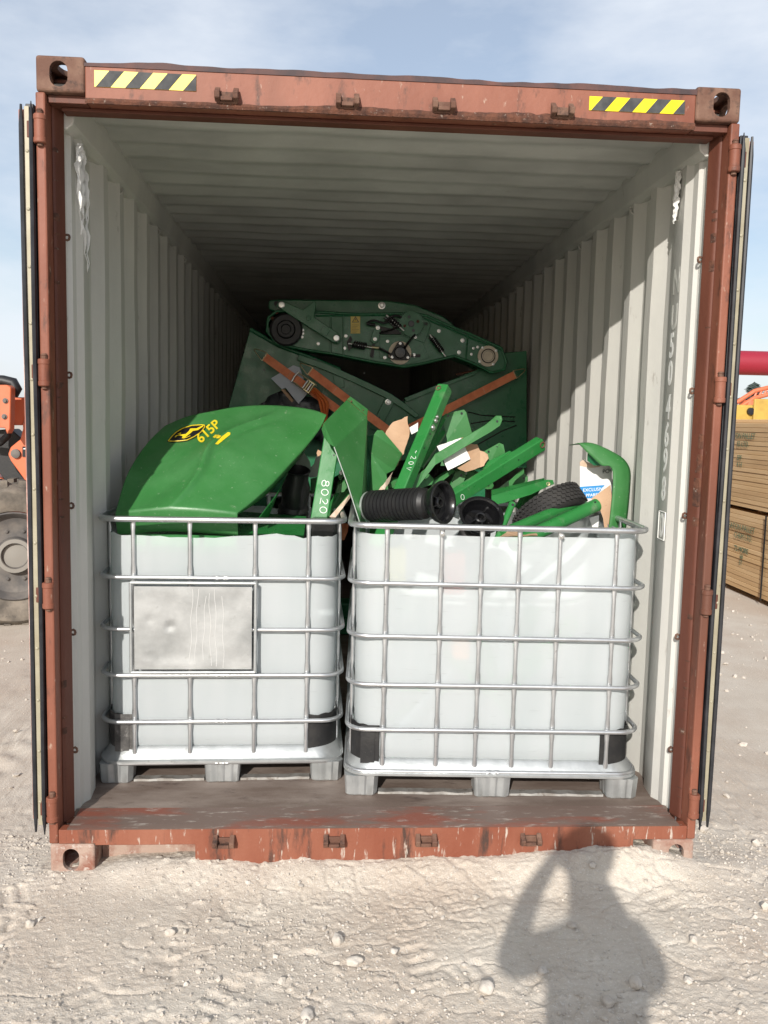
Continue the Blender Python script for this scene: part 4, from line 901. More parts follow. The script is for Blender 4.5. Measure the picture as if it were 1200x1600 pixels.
for i in range(nn+1):
    a = polyi(fo_, i/nn)
    for k in range(4): vs.append(a+V((.0, .002+.045*k, -.004*k)))
    if i: fs += [(4*(i-1)+k, 4*(i-1)+k+1, 4*i+k+1, 4*i+k) for k in range(3)]
solidify(fixn(mesh('fender_wall', vs, fs, GREEN2, fd, True)), .003)
prism('fender_gusset', [(2.169,0.745,1.573), (2.177,0.745,1.577), (2.238,0.745,1.519), (2.205,0.760,1.519), (2.175,0.760,1.539)], (0, .004, 0), DGREEN, fd)
# ribbed roller with hub, and a second hub
def hubprof(r, dep, h): return [(r*.93, h-.012), (r, h-.010), (r*1.02, h-.002), (r*1.0, h), (r*.90, h), (r*.84, h-.006), (r*.78, h-dep*.55), (r*.72, h-dep), (r*.30, h-dep), (r*.28, h-dep*.35), (r*.22, h-dep*.28), (r*.15, h-dep*.30), (r*.14, h-dep*.8), (0, h-dep*.8)]
rr_ = thing('ribbed_roller', 'ribbed black roller with a deep black hub resting on the tank rim', 'roller', (1.189,0.700,1.322))
ax = V((1.483,0.440,1.369))-V((1.189,0.700,1.322)); h = ax.length; pf = [(0, 0), (.060, 0), (.066, .004)]
for k in range(13): z = .012+k*h*.052; pf += [(.0695, z), (.0695, z+h*.034), (.0640, z+h*.038), (.0640, z+h*.048)]
pf += [(.0675, h*.72), (.066, h*.76), (.055, h*.80), (.055, h*.86), (.068, h*.90)]
lathe('roller_sleeve', pf+[(.0, h*.90)], (0, 0, 0), ax, BLACK, rr_, 48, 25)
lathe('roller_end_cap', [(0, -.012), (.060, -.012), (.0655, -.008), (.0655, .003), (.0, .003)], (0, 0, 0), ax, ZINC, rr_, 40, 30)
hb = lathe('hub', [(.02, h*.885), (.070, h*.885), (.083, h*.93), (.089, h-.010)]+hubprof(.090, .055, h)[1:], (0, 0, 0), ax, BPLAS, rr_, 48, 30)
def spokes(parent, org, axis, r0, r1, h0, h1, n, mat):
    U_, V_, A_ = basis(axis)
    for k in range(n):
        a = 2*math.pi*k/n+.4; d_ = U_*math.cos(a)+V_*math.sin(a); e_ = A_.cross(d_)
        P_ = [V(org)+d_*r0+A_*h1-e_*.003, V(org)+d_*r1+A_*(h0+.004)-e_*.003, V(org)+d_*r1+A_*h0-e_*.003, V(org)+d_*r0+A_*h0-e_*.003]; prism('hub_rib', P_, e_*.006, mat, parent)
spokes(hb, (0, 0, 0), ax, .022, .066, h-.056, h-.018, 5, BPLAS)
h2 = thing('ribbed_roller', 'second black roller standing on end, its round hub facing up', 'roller', (1.660,0.580,1.287)); ax2 = V((.06, -.74, .66)).normalized()
lathe('roller_sleeve', [(0, -.34), (.06, -.34)]+[q for k in range(11) for q in ((.0685, -.33+k*.022), (.0685, -.315+k*.022), (.0655, -.313+k*.022), (.0655, -.310+k*.022))]+[(.055, -.085), (.055, -.055), (0, -.055)], (0, 0, 0), ax2, BLACK, h2, 40, 25)
lathe('hub', [(0, -.06), (.050, -.06), (.062, -.04), (.066, -.01)]+[(a, b) for a, b in hubprof(.096, .060, .035)], (0, 0, 0), ax2, BPLAS, h2, 48, 30)
spokes(h2, (0, 0, 0), ax2, .022, .066, -.021, .017, 5, BPLAS)
xp = thing('green_gusset_plate', 'flat green gusset plate under the flat strap', 'plate')
prism('gusset_face', [(1.376,0.960,1.378), (1.480,1.000,1.452), (1.506,1.000,1.427), (1.495,0.980,1.404), (1.407,0.950,1.373)], (.001, .006, 0), GREEN2, xp, .001); hole((1.460,0.985,1.422), (0, -1, 0), .005, xp)
xp = thing('green_angle_bar', 'narrow green angle bar below the white card', 'bar')
prism('angle_leg', [(1.482,1.020,1.399), (1.602,1.070,1.476), (1.616,1.070,1.462), (1.515,1.020,1.389)], (.001, .005, 0), GREEN2, xp, .001); prism('angle_leg', [(1.482,1.021,1.398), (1.602,1.071,1.476), (1.604,1.110,1.481), (1.486,1.060,1.406)], (0, .002, -.004), GREEN, xp)
xp = thing('grey_green_channel', 'pale green channel end poking out under the wide arm', 'channel')
prism('channel_web', [(1.800,0.990,1.374), (1.868,1.020,1.426), (1.881,1.020,1.406), (1.837,0.990,1.374)], (.001, .006, 0), pmat('pale_channel_green', (.20, .33, .20), .5, 0, (.14, .28, .14), 9), xp, .001); prism('channel_flange', [(1.868,1.019,1.426), (1.881,1.019,1.406), (1.891,1.060,1.403), (1.878,1.060,1.424)], (.003, 0, 0), GREEN2, xp)
for q0, q1, wd_, lb_ in (((1.603,0.980,1.306), (1.907,1.120,1.549), .034, 'slim green bar behind the wide arm'), ((1.280,1.000,1.271), (1.492,1.140,1.563), .030, 'slim dark green bar behind the slanted bar'), ((1.441,1.050,1.486), (1.570,1.160,1.660), .026, 'short green bar behind the white card')):
    beam('slim_green_bar', lb_, q0, q1, (0, -.2, 1) if wd_ > .033 else (1, -.3, 0), wd_, .024, GREEN, 'bar', None, .003)
torn('torn_cardboard', 'brown cardboard lying flat under the green tubes at the tank rim', [(1.723,0.440,1.231), (1.775,0.520,1.243), (1.886,0.540,1.245), (1.886,0.460,1.236)], CARD, (0, .004, -.004), .002)
g8 = random.Random(12)
for k, q in enumerate(((1.322,1.050,1.395), (1.623,1.080,1.384), (1.717,1.100,1.430), (1.911,1.050,1.392), (1.973,0.980,1.345), (1.447,1.020,1.336), (1.061,1.000,1.316))):
    T = thing('heaped_bracket', 'small green bracket half buried '+('above the left end of the ribbed roller', 'just left of the wide arm, below the white card', 'behind the middle of the wide arm', 'between the wide arm and the channel arm', 'between channel arm and tyre', 'right behind the hub of the ribbed roller', 'between the two tanks beside the torn board')[k], 'bracket', q, 0, 'half buried green brackets'); mt_ = Matrix.Rotation(g8.uniform(-1.2, 1.2), 4, 'Y') @ Matrix.Rotation(g8.uniform(-.5, .5), 4, 'X')
    L3 = g8.uniform(.07, .13); w3 = g8.uniform(.018, .032); pts = [(-L3, 0, -w3), (L3*.8, 0, -w3*.8), (L3, 0, -w3*.3), (L3, 0, w3*.4), (L3*.8, 0, w3), (-L3, 0, w3*.7)]
    prism('bracket_web', [mt_ @ V(p_) for p_ in pts], mt_ @ V((0, .006, 0)), GREEN2, T, .001); prism('bracket_flange', [mt_ @ V(p_) for p_ in ((-L3, .001, w3*.7), (L3*.8, .001, w3), (L3*.8, .04, w3+.004), (-L3, .04, w3*.7+.004))], mt_ @ V((0, 0, .004)), GREEN, T, .0008)
    hole(mt_ @ V((L3*.75, -.0002, 0)), mt_ @ V((0, -1, 0)), .006, T); bolt(mt_ @ V((-L3*.5, -.0005, 0)), mt_ @ V((0, -1, 0)), .006, T)
# things lower down, that show faintly through the plastic
lower = [('red_oil_can', (.55, .06, .05), (1.49, .43, .98), (1.58, .53, 1.16), 'small red can inside the right tank, just behind the plastic', 'can'),
         ('yellow_spare_box', (.60, .48, .08), (1.24, .41, 1.03), (1.33, .50, 1.18), 'yellow box inside the right tank near its left corner', 'box'),
         ('orange_spare_box', (.75, .25, .05), (1.53, .37, .72), (1.60, .45, .80), 'orange box deep inside the right tank', 'box')]
for nm, c, lo2, hi2, lb, ct in lower:
    T = thing(nm, lb, ct); mt_ = pmat(nm+'_paint', c, .5)
    box('body', lo2, hi2, mt_, T, .012, 3); box('lid', (lo2[0]+.02, lo2[1]+.02, hi2[2]-.001), (lo2[0]+.05, lo2[1]+.05, hi2[2]+.02), BLACK, T, .004)
T = thing('stacked_sheet_parts', 'green sheet parts heaped in the bottom of the right tank', 'sheet parts')
for k in range(9):
    x = 1.42+.065*k; mt_ = Matrix.Translation((x, .55+.06*(k % 4), .46+.03*k)) @ Matrix.Rotation(R(-50+23*k), 4, 'Y') @ Matrix.Rotation(R(12*k-30), 4, 'X')
    box('sheet_part', (-.22, -.05, -.01), (.22, .05, .01), GREEN if k % 3 else GREYC, T, .004, 1, mt_)

# ------------------------------------------------------------------ dark green machine behind
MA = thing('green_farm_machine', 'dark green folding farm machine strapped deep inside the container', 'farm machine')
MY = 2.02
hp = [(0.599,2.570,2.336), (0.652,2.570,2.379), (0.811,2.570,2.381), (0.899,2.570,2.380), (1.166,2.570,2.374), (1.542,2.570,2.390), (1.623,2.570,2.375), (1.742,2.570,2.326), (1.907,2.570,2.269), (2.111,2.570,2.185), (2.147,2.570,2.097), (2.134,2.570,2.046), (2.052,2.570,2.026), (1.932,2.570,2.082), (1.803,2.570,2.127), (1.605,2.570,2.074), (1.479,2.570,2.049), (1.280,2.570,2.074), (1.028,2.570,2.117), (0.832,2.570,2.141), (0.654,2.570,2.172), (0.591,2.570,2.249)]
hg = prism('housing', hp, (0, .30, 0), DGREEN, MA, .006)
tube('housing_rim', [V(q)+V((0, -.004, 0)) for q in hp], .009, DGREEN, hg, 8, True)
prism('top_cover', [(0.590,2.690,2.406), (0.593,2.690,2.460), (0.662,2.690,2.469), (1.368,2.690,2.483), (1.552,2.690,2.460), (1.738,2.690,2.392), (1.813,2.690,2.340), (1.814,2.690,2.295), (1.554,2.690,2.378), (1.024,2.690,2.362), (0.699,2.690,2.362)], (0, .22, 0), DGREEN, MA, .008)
bolt((1.330,2.685,2.449), (0, -1, 0), .016, MA); bolt((0.644,2.685,2.439), (0, -1, 0), .012, MA, BLACK)
# raised seams on the face
for a, b in (((0.997,2.563,2.365), (1.001,2.563,2.122)), ((1.077,2.563,2.370), (1.082,2.563,2.111)), ((1.888,2.563,2.267), (1.879,2.563,2.107))): tube('weld_seam', [a, b], .005, DGREEN, hg, 6)
tube('panel_fold', [(0.900,2.562,2.355), (1.542,2.562,2.381), (1.742,2.562,2.307), (2.101,2.562,2.170)], .006, DGREEN, hg, 6)
# left roller end
rl = lathe('roller_bearing', [(.075, .0), (.102, .0), (.104, .030), (.092, .038), (.060, .038), (.055, .060), (.051, .064), (.033, .064), (.028, .05), (0, .05)], (0.715,2.568,2.261), (0, -1, 0), BLACK, MA, 36, 30)
prism('bearing_plate', [(0.599,2.580,2.302), (0.625,2.580,2.355), (0.678,2.580,2.378), (0.749,2.580,2.377), (0.779,2.580,2.308), (0.768,2.580,2.193), (0.698,2.580,2.168), (0.608,2.580,2.224)], (0, -.010, 0), DGREEN, MA, .002)
for q in ((0.626,2.568,2.333), (0.652,2.568,2.369), (0.621,2.568,2.284)): lathe('rusty_hole', [(.012, 0), (.011, .004), (0, .004)], q, (0, -1, 0), RUST, MA, 12)
for q in ((0.819,2.567,2.264), (0.820,2.567,2.243), (0.816,2.567,2.221), (0.795,2.560,2.253)): bolt(q, (0, -1, 0), .006, MA)
# linkage lever
lv_ = prism('link_arm', [(0.652,2.505,2.403), (0.666,2.505,2.431), (0.701,2.505,2.432), (0.822,2.505,2.384), (0.891,2.505,2.441), (0.905,2.505,2.428), (0.892,2.505,2.341), (1.043,2.505,2.246), (1.069,2.505,2.212), (1.048,2.505,2.182), (1.012,2.505,2.188), (0.849,2.505,2.284)], (0, .016, 0), DGREEN, MA, .003)
prism('link_splice', [(0.929,2.503,2.248), (0.951,2.503,2.287), (0.994,2.503,2.264), (0.970,2.503,2.222)], (0, -.008, 0), DGREEN, lv_, .001)
for q, r_ in (((0.687,2.504,2.410), .017), ((1.035,2.504,2.213), .017)):
    lathe('pivot_pin', [(0, 0), (r_*1.25, 0), (r_*1.25, .006), (r_, .008), (r_, .016), (0, .017)], q, (0, -1, 0), BOLT, lv_, 16)
tube('pivot_shaft', [(0.687,2.510,2.411), (0.676,2.700,2.435)], .014, BLACK, lv_, 10); tube('pivot_shaft', [(1.035,2.510,2.214), (1.035,2.580,2.220)], .014, BLACK, lv_, 10)
lathe('boss', [(0, 0), (.016, 0), (.015, .006), (0, .007)], (0.857,2.504,2.333), (0, -1, 0), DGREEN, lv_, 14)
# warning label
wl_ = prism('warning_label', [(1.125,2.566,2.367), (1.186,2.566,2.369), (1.188,2.566,2.253), (1.127,2.566,2.251)], (0, -.002, 0), pmat('label_yellow', (.62, .47, .12), .5), MA)
prism('warning_triangle', [(1.133,2.563,2.321), (1.156,2.563,2.361), (1.180,2.563,2.323)], (0, -.001, 0), BLKD, wl_); prism('warning_triangle', [(1.140,2.562,2.325), (1.156,2.562,2.352), (1.172,2.562,2.326)], (0, -.0006, 0), pmat('triangle_yellow', (.62, .45, .05), .5), wl_)
prism('warning_mark', [(1.154,2.561,2.346), (1.159,2.561,2.346), (1.159,2.561,2.334), (1.155,2.561,2.334)], (0, -.0006, 0), BLKD, wl_)
INK = pmat('label_ink', (.30, .22, .06), .6); l0 = V((1.133,2.563,2.307)); l1 = V((1.180,2.563,2.309))
for k in range(6): prism('label_line', [l0+V((0, 0, -.0095*k)), V((l1.x-.009*(k % 3), l0.y, l0.z-.0095*k)), V((l1.x-.009*(k % 3), l0.y, l0.z-.0095*k-.003)), l0+V((0, 0, -.0095*k-.003))], (0, -.0006, 0), INK, wl_)
# bearings
def fbearing(q, R0, tri):
    b = lathe('bearing_flange', [(R0*.62, 0), (R0, 0), (R0, .008), (R0*.62, .008), (R0*.62, 0)], q, (0, -1, 0), CREAM, MA, 32)
    if tri:
        q = V(q); P_ = []
        for k in range(3):
            a = R(90+120*k); c = q+V((math.cos(a)*R0*.72, -.010, math.sin(a)*R0*.72)); 
            for j in (-50, 0, 50): P_.append(c+V((math.cos(a+R(j))*R0*.28, 0, math.sin(a+R(j))*R0*.28)))
        prism('bearing_body', P_, (0, -.014, 0), BLACK, b, .002)
        lathe('bearing_cap', [(R0*.52, .0), (R0*.52, .034), (R0*.44, .040), (0, .042)], q, (0, -1, 0), BPLAS, b, 24)
        for k in range(3): a = R(90+120*k); bolt(q+V((math.cos(a)*R0*.80, -.024, math.sin(a)*R0*.80)), (0, -1, 0), .006, b)
    else:
        lathe('bearing_bore', [(R0*.70, 0), (R0*.70, .016), (R0*.48, .020), (R0*.46, -.01), (0, -.01)], q, (0, -1, 0), BLACK, b, 28)
        lathe('bearing_race', [(R0*.60, .017), (R0*.60, .021), (R0*.50, .022), (R0*.50, .018)], q, (0, -1, 0), CREAM, b, 28)
        for k in range(4): a = R(35+90*k); bolt(V(q)+V((math.cos(a)*R0*.95, -.008, math.sin(a)*R0*.95)), (0, -1, 0), .006, b)
fbearing((1.447,2.562,2.136), .074, True); fbearing((2.022,2.562,2.131), .067, False)
prism('bearing_mount', [(1.316,2.568,2.234), (1.573,2.568,2.250), (1.640,2.568,2.110), (1.496,2.568,2.065), (1.315,2.568,2.101)], (0, -.005, 0), DGREEN, MA, .001)
# sprocket
U_, V_, A_ = basis((0, -1, 0)); q = V((1.514,2.535,2.321)); P_ = []
for k in range(40):
    for a_, r_ in ((-.045, .076), (-.02, .091), (.02, .091), (.045, .076)): t_ = 2*math.pi*k/40+a_; P_.append(q+V((r_*math.cos(t_), 0, r_*math.sin(t_))))
sp_ = prism('sprocket', P_, (0, .010, 0), DGREEN, MA)
lathe('sprocket_bore', [(.020, 0), (.018, .003), (0, .003)], q, (0, -1, 0), BLKD, sp_, 16)
for k in range(4): a = R(20+90*k); lathe('sprocket_hole', [(.010, 0), (.009, .003), (0, .003)], q+V((.045*math.cos(a), 0, .045*math.sin(a))), (0, -1, 0), BLKD if k % 2 else RUST, sp_, 12)
prism('sprocket_plate', [(1.453,2.565,2.361), (1.624,2.565,2.348), (1.643,2.565,2.317), (1.604,2.565,2.203), (1.473,2.565,2.247)], (0, -.012, 0), DGREEN, MA, .002)
tube('sprocket_shaft', [(1.514,2.540,2.321), (1.518,2.580,2.326)], .016, BLACK, MA, 12)
# springs and rods
def spring(a, b, r, n, wire):
    a = V(a); b = V(b); U2, V2, A2 = basis(b-a); L2 = (b-a).length; P2 = []
    for i in range(n*9+1): t_ = i/(n*9); P2.append(a+A2*(L2*t_)+U2*(r*math.cos(t_*n*6.283))+V2*(r*math.sin(t_*n*6.283)))
    s_ = tube('tension_spring', P2, wire, BLACK, MA, 5); tube('spring_rod', [a-A2*.03, b+A2*.04], .006, BOLT, s_, 8); return s_
spring((1.142,2.530,2.180), (1.226,2.530,2.168), .020, 6, .006); spring((1.654,2.530,2.231), (1.717,2.530,2.150), .016, 8, .005); spring((1.375,2.530,2.351), (1.437,2.530,2.300), .015, 5, .006)
tube('tension_rod', [(1.226,2.535,2.169), (1.312,2.535,2.161)], .009, BRASS, MA, 8); tube('tension_rod', [(1.228,2.530,2.312), (1.282,2.530,2.305)], .010, BLACK, MA, 8)
prism('tension_arm', [(1.254,2.540,2.209), (1.274,2.540,2.279), (1.302,2.540,2.292), (1.320,2.540,2.275), (1.304,2.540,2.205), (1.276,2.540,2.186)], (0, .012, 0), DGREEN, MA, .002)
prism('tension_arm', [(1.309,2.545,2.302), (1.453,2.545,2.274), (1.454,2.545,2.253), (1.328,2.545,2.250)], (0, .012, 0), BLACK, MA, .002)
prism('tension_arm', [(1.335,2.545,2.355), (1.397,2.545,2.366), (1.452,2.545,2.306), (1.417,2.545,2.284)], (0, .014, 0), BPLAS, MA, .002)
prism('latch', [(1.268,2.555,2.187), (1.286,2.555,2.188), (1.275,2.555,2.099), (1.253,2.555,2.108)], (0, .01, 0), BLACK, MA)
prism('latch', [(1.103,2.555,2.195), (1.124,2.555,2.236), (1.139,2.555,2.214), (1.120,2.555,2.181), (1.138,2.555,2.161), (1.117,2.555,2.139)], (0, .01, 0), BLACK, MA)
for q, r_ in (((0.920,2.568,2.181), .007), ((1.088,2.568,2.157), .008), ((1.097,2.568,2.235), .007), ((1.300,2.538,2.290), .009), ((1.284,2.538,2.218), .008), ((1.366,2.562,2.208), .007), ((1.351,2.562,2.104), .007), ((1.379,2.540,2.347), .008), ((1.544,2.550,2.239), .007), ((1.581,2.550,2.337), .007), ((1.698,2.568,2.284), .008), ((1.854,2.568,2.228), .009), ((1.834,2.568,2.151), .009), ((1.928,2.568,2.180), .006), ((1.915,2.568,2.141), .006), ((1.541,2.560,2.123), .009), ((1.503,2.568,2.380), .007), ((1.955,2.568,2.188), .006)): bolt(q, (0, -1, 0), r_, MA)
def chainrun(name, pts, r, mat): return tube(name, [poly(pts, k/30) for k in range(31)], [r*(1.0 if k % 2 else .65) for k in range(31)], mat, MA, 6)
chainrun('drive_chain', [(1.451,2.530,2.308), (1.402,2.530,2.285), (1.354,2.530,2.267), (1.310,2.530,2.255)], .009, BLACK); chainrun('drive_chain', [(1.542,2.530,2.254), (1.504,2.530,2.209), (1.473,2.530,2.165)], .009, BLACK)
for pts in ([(1.228,2.530,2.315), (1.271,2.510,2.332), (1.343,2.510,2.317), (1.378,2.520,2.345)], [(1.312,2.530,2.160), (1.347,2.510,2.142), (1.383,2.520,2.123)], [(1.450,2.530,2.360), (1.413,2.520,2.368), (1.371,2.520,2.353), (1.343,2.520,2.318)]): tube('hose', [poly(pts, k/10) for k in range(11)], .007, BLACK, MA, 8)
for q in ([(1.624,2.560,2.304), (1.642,2.560,2.313), (1.603,2.560,2.215), (1.589,2.560,2.220)], [(1.643,2.550,2.259), (1.670,2.550,2.242), (1.656,2.550,2.217), (1.631,2.550,2.234)], [(1.368,2.555,2.119), (1.407,2.555,2.126), (1.408,2.555,2.105), (1.368,2.555,2.100)], [(1.515,2.555,2.129), (1.580,2.555,2.131), (1.580,2.555,2.113), (1.516,2.555,2.111)], [(1.540,2.540,2.343), (1.621,2.540,2.331), (1.618,2.540,2.314), (1.541,2.540,2.326)]): prism('slot_bracket', q, (0, .008, 0), BLACK, MA, .001)
# lower body: two side sheets, ribs
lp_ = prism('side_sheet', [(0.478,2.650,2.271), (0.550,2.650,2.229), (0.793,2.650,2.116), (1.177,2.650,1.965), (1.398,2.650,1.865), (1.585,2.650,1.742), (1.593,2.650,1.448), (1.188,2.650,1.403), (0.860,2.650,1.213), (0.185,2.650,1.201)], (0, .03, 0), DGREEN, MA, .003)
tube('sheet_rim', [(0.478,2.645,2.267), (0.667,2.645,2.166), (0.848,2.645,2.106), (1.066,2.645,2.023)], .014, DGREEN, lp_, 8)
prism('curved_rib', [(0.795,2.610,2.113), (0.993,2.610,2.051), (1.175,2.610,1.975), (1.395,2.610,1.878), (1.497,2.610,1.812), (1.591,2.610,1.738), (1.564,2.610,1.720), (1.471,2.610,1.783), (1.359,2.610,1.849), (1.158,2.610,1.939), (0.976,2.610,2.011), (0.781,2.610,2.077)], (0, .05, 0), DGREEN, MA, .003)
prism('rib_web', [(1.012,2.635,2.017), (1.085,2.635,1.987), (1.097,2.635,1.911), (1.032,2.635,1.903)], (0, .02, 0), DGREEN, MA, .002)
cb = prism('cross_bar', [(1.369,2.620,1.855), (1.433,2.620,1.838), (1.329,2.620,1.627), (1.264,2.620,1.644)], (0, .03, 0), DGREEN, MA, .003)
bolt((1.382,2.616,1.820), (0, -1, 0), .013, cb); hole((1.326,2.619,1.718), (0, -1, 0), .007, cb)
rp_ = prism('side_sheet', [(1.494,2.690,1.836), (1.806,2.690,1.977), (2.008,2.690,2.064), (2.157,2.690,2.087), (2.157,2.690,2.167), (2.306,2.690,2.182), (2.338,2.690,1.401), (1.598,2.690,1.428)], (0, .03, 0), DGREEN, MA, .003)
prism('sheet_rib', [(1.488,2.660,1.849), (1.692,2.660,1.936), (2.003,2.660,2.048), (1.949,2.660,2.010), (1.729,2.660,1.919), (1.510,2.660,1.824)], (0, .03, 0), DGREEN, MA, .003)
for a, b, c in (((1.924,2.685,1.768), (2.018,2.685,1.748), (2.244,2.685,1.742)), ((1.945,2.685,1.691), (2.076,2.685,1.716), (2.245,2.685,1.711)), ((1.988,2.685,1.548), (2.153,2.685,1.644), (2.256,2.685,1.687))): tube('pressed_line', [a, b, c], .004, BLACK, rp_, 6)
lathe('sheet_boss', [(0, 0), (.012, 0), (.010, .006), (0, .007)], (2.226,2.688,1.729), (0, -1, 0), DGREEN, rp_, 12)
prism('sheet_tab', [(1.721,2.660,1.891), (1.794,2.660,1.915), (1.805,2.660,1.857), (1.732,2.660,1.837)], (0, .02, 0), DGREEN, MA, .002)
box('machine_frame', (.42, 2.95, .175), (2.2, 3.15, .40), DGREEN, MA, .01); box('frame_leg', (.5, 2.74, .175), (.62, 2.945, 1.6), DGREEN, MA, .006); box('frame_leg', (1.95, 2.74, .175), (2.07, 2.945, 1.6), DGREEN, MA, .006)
for q in (((0.570,2.646,2.010)), ((0.903,2.600,2.084)), ((1.220,2.600,2.003)), ((0.632,2.646,2.044))): hole(q, (0, -1, 0), .006, MA)
tag(prism('red_hose', [(1.841,2.750,2.023), (2.018,2.750,2.064), (2.023,2.750,2.053), (1.847,2.750,2.012)], (0, .012, 0), RUST), 'thin reddish rod in the gap under the machine housing', 'rod')
# black wrap hanging behind the hood
vs = []; fs = []
wq = [(0.557,2.570,1.792), (0.690,2.530,1.876), (0.814,2.510,1.846), (0.970,2.530,1.817), (1.021,2.550,1.720)]
for i in range(25):
    a = poly(wq, i/24)
    for k in range(7): vs.append(a+V((.010*math.sin(i*1.3+k), -.018*math.sin(i*1.7+k*2.3), -.045*k)))
    if i: fs += [(7*i-7+k, 7*i-6+k, 7*i+1+k, 7*i+k) for k in range(6)]
o = mesh('black_tarp', vs, fs, pmat('black_wrap', (.02, .022, .026), .35, 0, (.05, .055, .06), 9), None, True); solidify(fixn(o), .003); tag(o, 'crumpled black plastic sheet just behind the top of the hood', 'plastic sheet')
# straps
def strap(name, label, a, b, wid, wd, hooks):
    T = thing(name, label, 'strap', group='orange lashing straps'); a = V(a); b = V(b); t_ = (b-a).normalized(); s_ = V(wd); s_ = (s_-t_*s_.dot(t_)).normalized(); n_ = t_.cross(s_)
    if n_.y > 0: n_ = -n_
    vs = []; fs = []; k_ = 20
    for i in range(k_+1):
        p_ = a.lerp(b, i/k_)+n_*(.004*math.sin(i*.7)); 
        for sx, sn in ((-.5, .001), (.5, .001), (.5, -.001), (-.5, -.001)): vs.append(p_+s_*(wid*sx)+n_*sn*1.5)
        if i: fs += [(4*i-4+k, 4*i-4+(k+1) % 4, 4*i+(k+1) % 4, 4*i+k) for k in range(4)]
    fs += [(0, 1, 2, 3), tuple(4*k_+k for k in range(4))]
    fixn(mesh('webbing', vs, fs, ORANGE, T))
    # stitching
    for st in (.06, .30): tube('stitching', [a.lerp(b, st)+s_*wid*.45+n_*.003, a.lerp(b, st)-s_*wid*.45+n_*.003], .0009, CREAM, T, 4)
    if hooks:
        c = a-t_*.062; 
        for sx in (-1, 1): tube('wire_hook', [a+s_*(wid*.55*sx)+t_*.004, a+s_*(wid*.50*sx)-t_*.012, c+s_*(.010*sx)+n_*.006, c+s_*(.004*sx)-t_*.014+n_*.0, c-t_*.020-n_*.012], .0034, BRASS, T, 8)
        tube('hook_bar', [a+s_*wid*.56+t_*.004, a-s_*wid*.56+t_*.004], .0034, BRASS, T, 8)
    return T, t_, s_, n_
S1, t_, s_, n_ = strap('lashing_strap', 'orange lashing strap with a ratchet, hooked to the left of the machine', (0.579,2.520,2.087), (1.118,2.410,1.714), .052, (.55, 0, .85), True)
# ratchet
rt = bpy.data.objects.new('ratchet', None); COL.objects.link(rt); rt.parent = S1
rc = V((0.831,2.450,1.925)); 
for sx in (-1, 1):
    tube('ratchet_frame', [rc+s_*(.033*sx)-t_*.065, rc+s_*(.034*sx)+t_*.02+n_*.012, rc+s_*(.034*sx)+t_*.08+n_*.006], .005, BRASS, rt, 6)
    prism('ratchet_side', [rc+s_*(.030*sx)+t_*.01+n_*.001, rc+s_*(.030*sx)+t_*.085+n_*.001, rc+s_*(.030*sx)+t_*.075+n_*.035, rc+s_*(.030*sx)+t_*.03+n_*.040], s_*(.004*sx), BRASS, rt)
tube('ratchet_handle', [rc-t_*.065+s_*.038, rc-t_*.070, rc-t_*.065-s_*.038], .007, STEEL, rt, 8)
for k in range(4): tube('ratchet_axle', [rc+t_*(.020+.016*k)+n_*.022+s_*.030, rc+t_*(.020+.016*k)+n_*.022-s_*.030], .006, BRASS if k % 2 else STEEL, rt, 8)
# bunched loose end
for k in range(3):
    q0 = rc+t_*.085+n_*.02+s_*(.012*(k-1)); P3 = [q0, q0+t_*.05+V((.0, -.02, -.01)), q0+t_*.07+V((.012*k, -.03, -.05)), q0+t_*.085+V((.004*k, -.02, -.11)), q0+t_*.08+V((.002*k, -.01, -.17-.02*k))]
    tube('bunched_end', [poly(P3, j/12) for j in range(13)], .013, ORANGE2, S1, 8, False, [(1.3, .5)]*13)
strap('lashing_strap', 'orange lashing strap running parallel below the machine ribs', (0.870,2.490,2.002), (1.408,2.350,1.609), .052, (.55, 0, .85), True)
strap('lashing_strap', 'orange lashing strap rising to its hook at the right', (2.218,2.610,2.021), (1.503,2.450,1.648), .050, (-.4, 0, .9), True)
tag(tube('strap_tail', [(1.087,1.200,1.179), (1.083,1.150,1.154), (1.065,1.100,1.117)], .02, ORANGE, None, 8, False, [(1, .25)]*3), 'orange strap end hanging down between the two tanks', 'strap')
gp = thing('grey_packing_piece', 'crumpled grey cardboard packing behind the ratchet', 'packing')
prism('packing_sheet', [(0.622,2.505,1.950), (0.763,2.505,2.036), (0.804,2.505,2.023), (0.856,2.480,1.862), (0.800,2.480,1.792), (0.717,2.490,1.891), (0.693,2.490,1.883)], (.004, .010, 0), GREYC, gp, .002)
prism('packing_core', [(0.688,2.502,1.879), (0.708,2.502,1.884), (0.770,2.492,1.812), (0.757,2.492,1.801)], (.004, .012, 0), CARD, gp, .001)

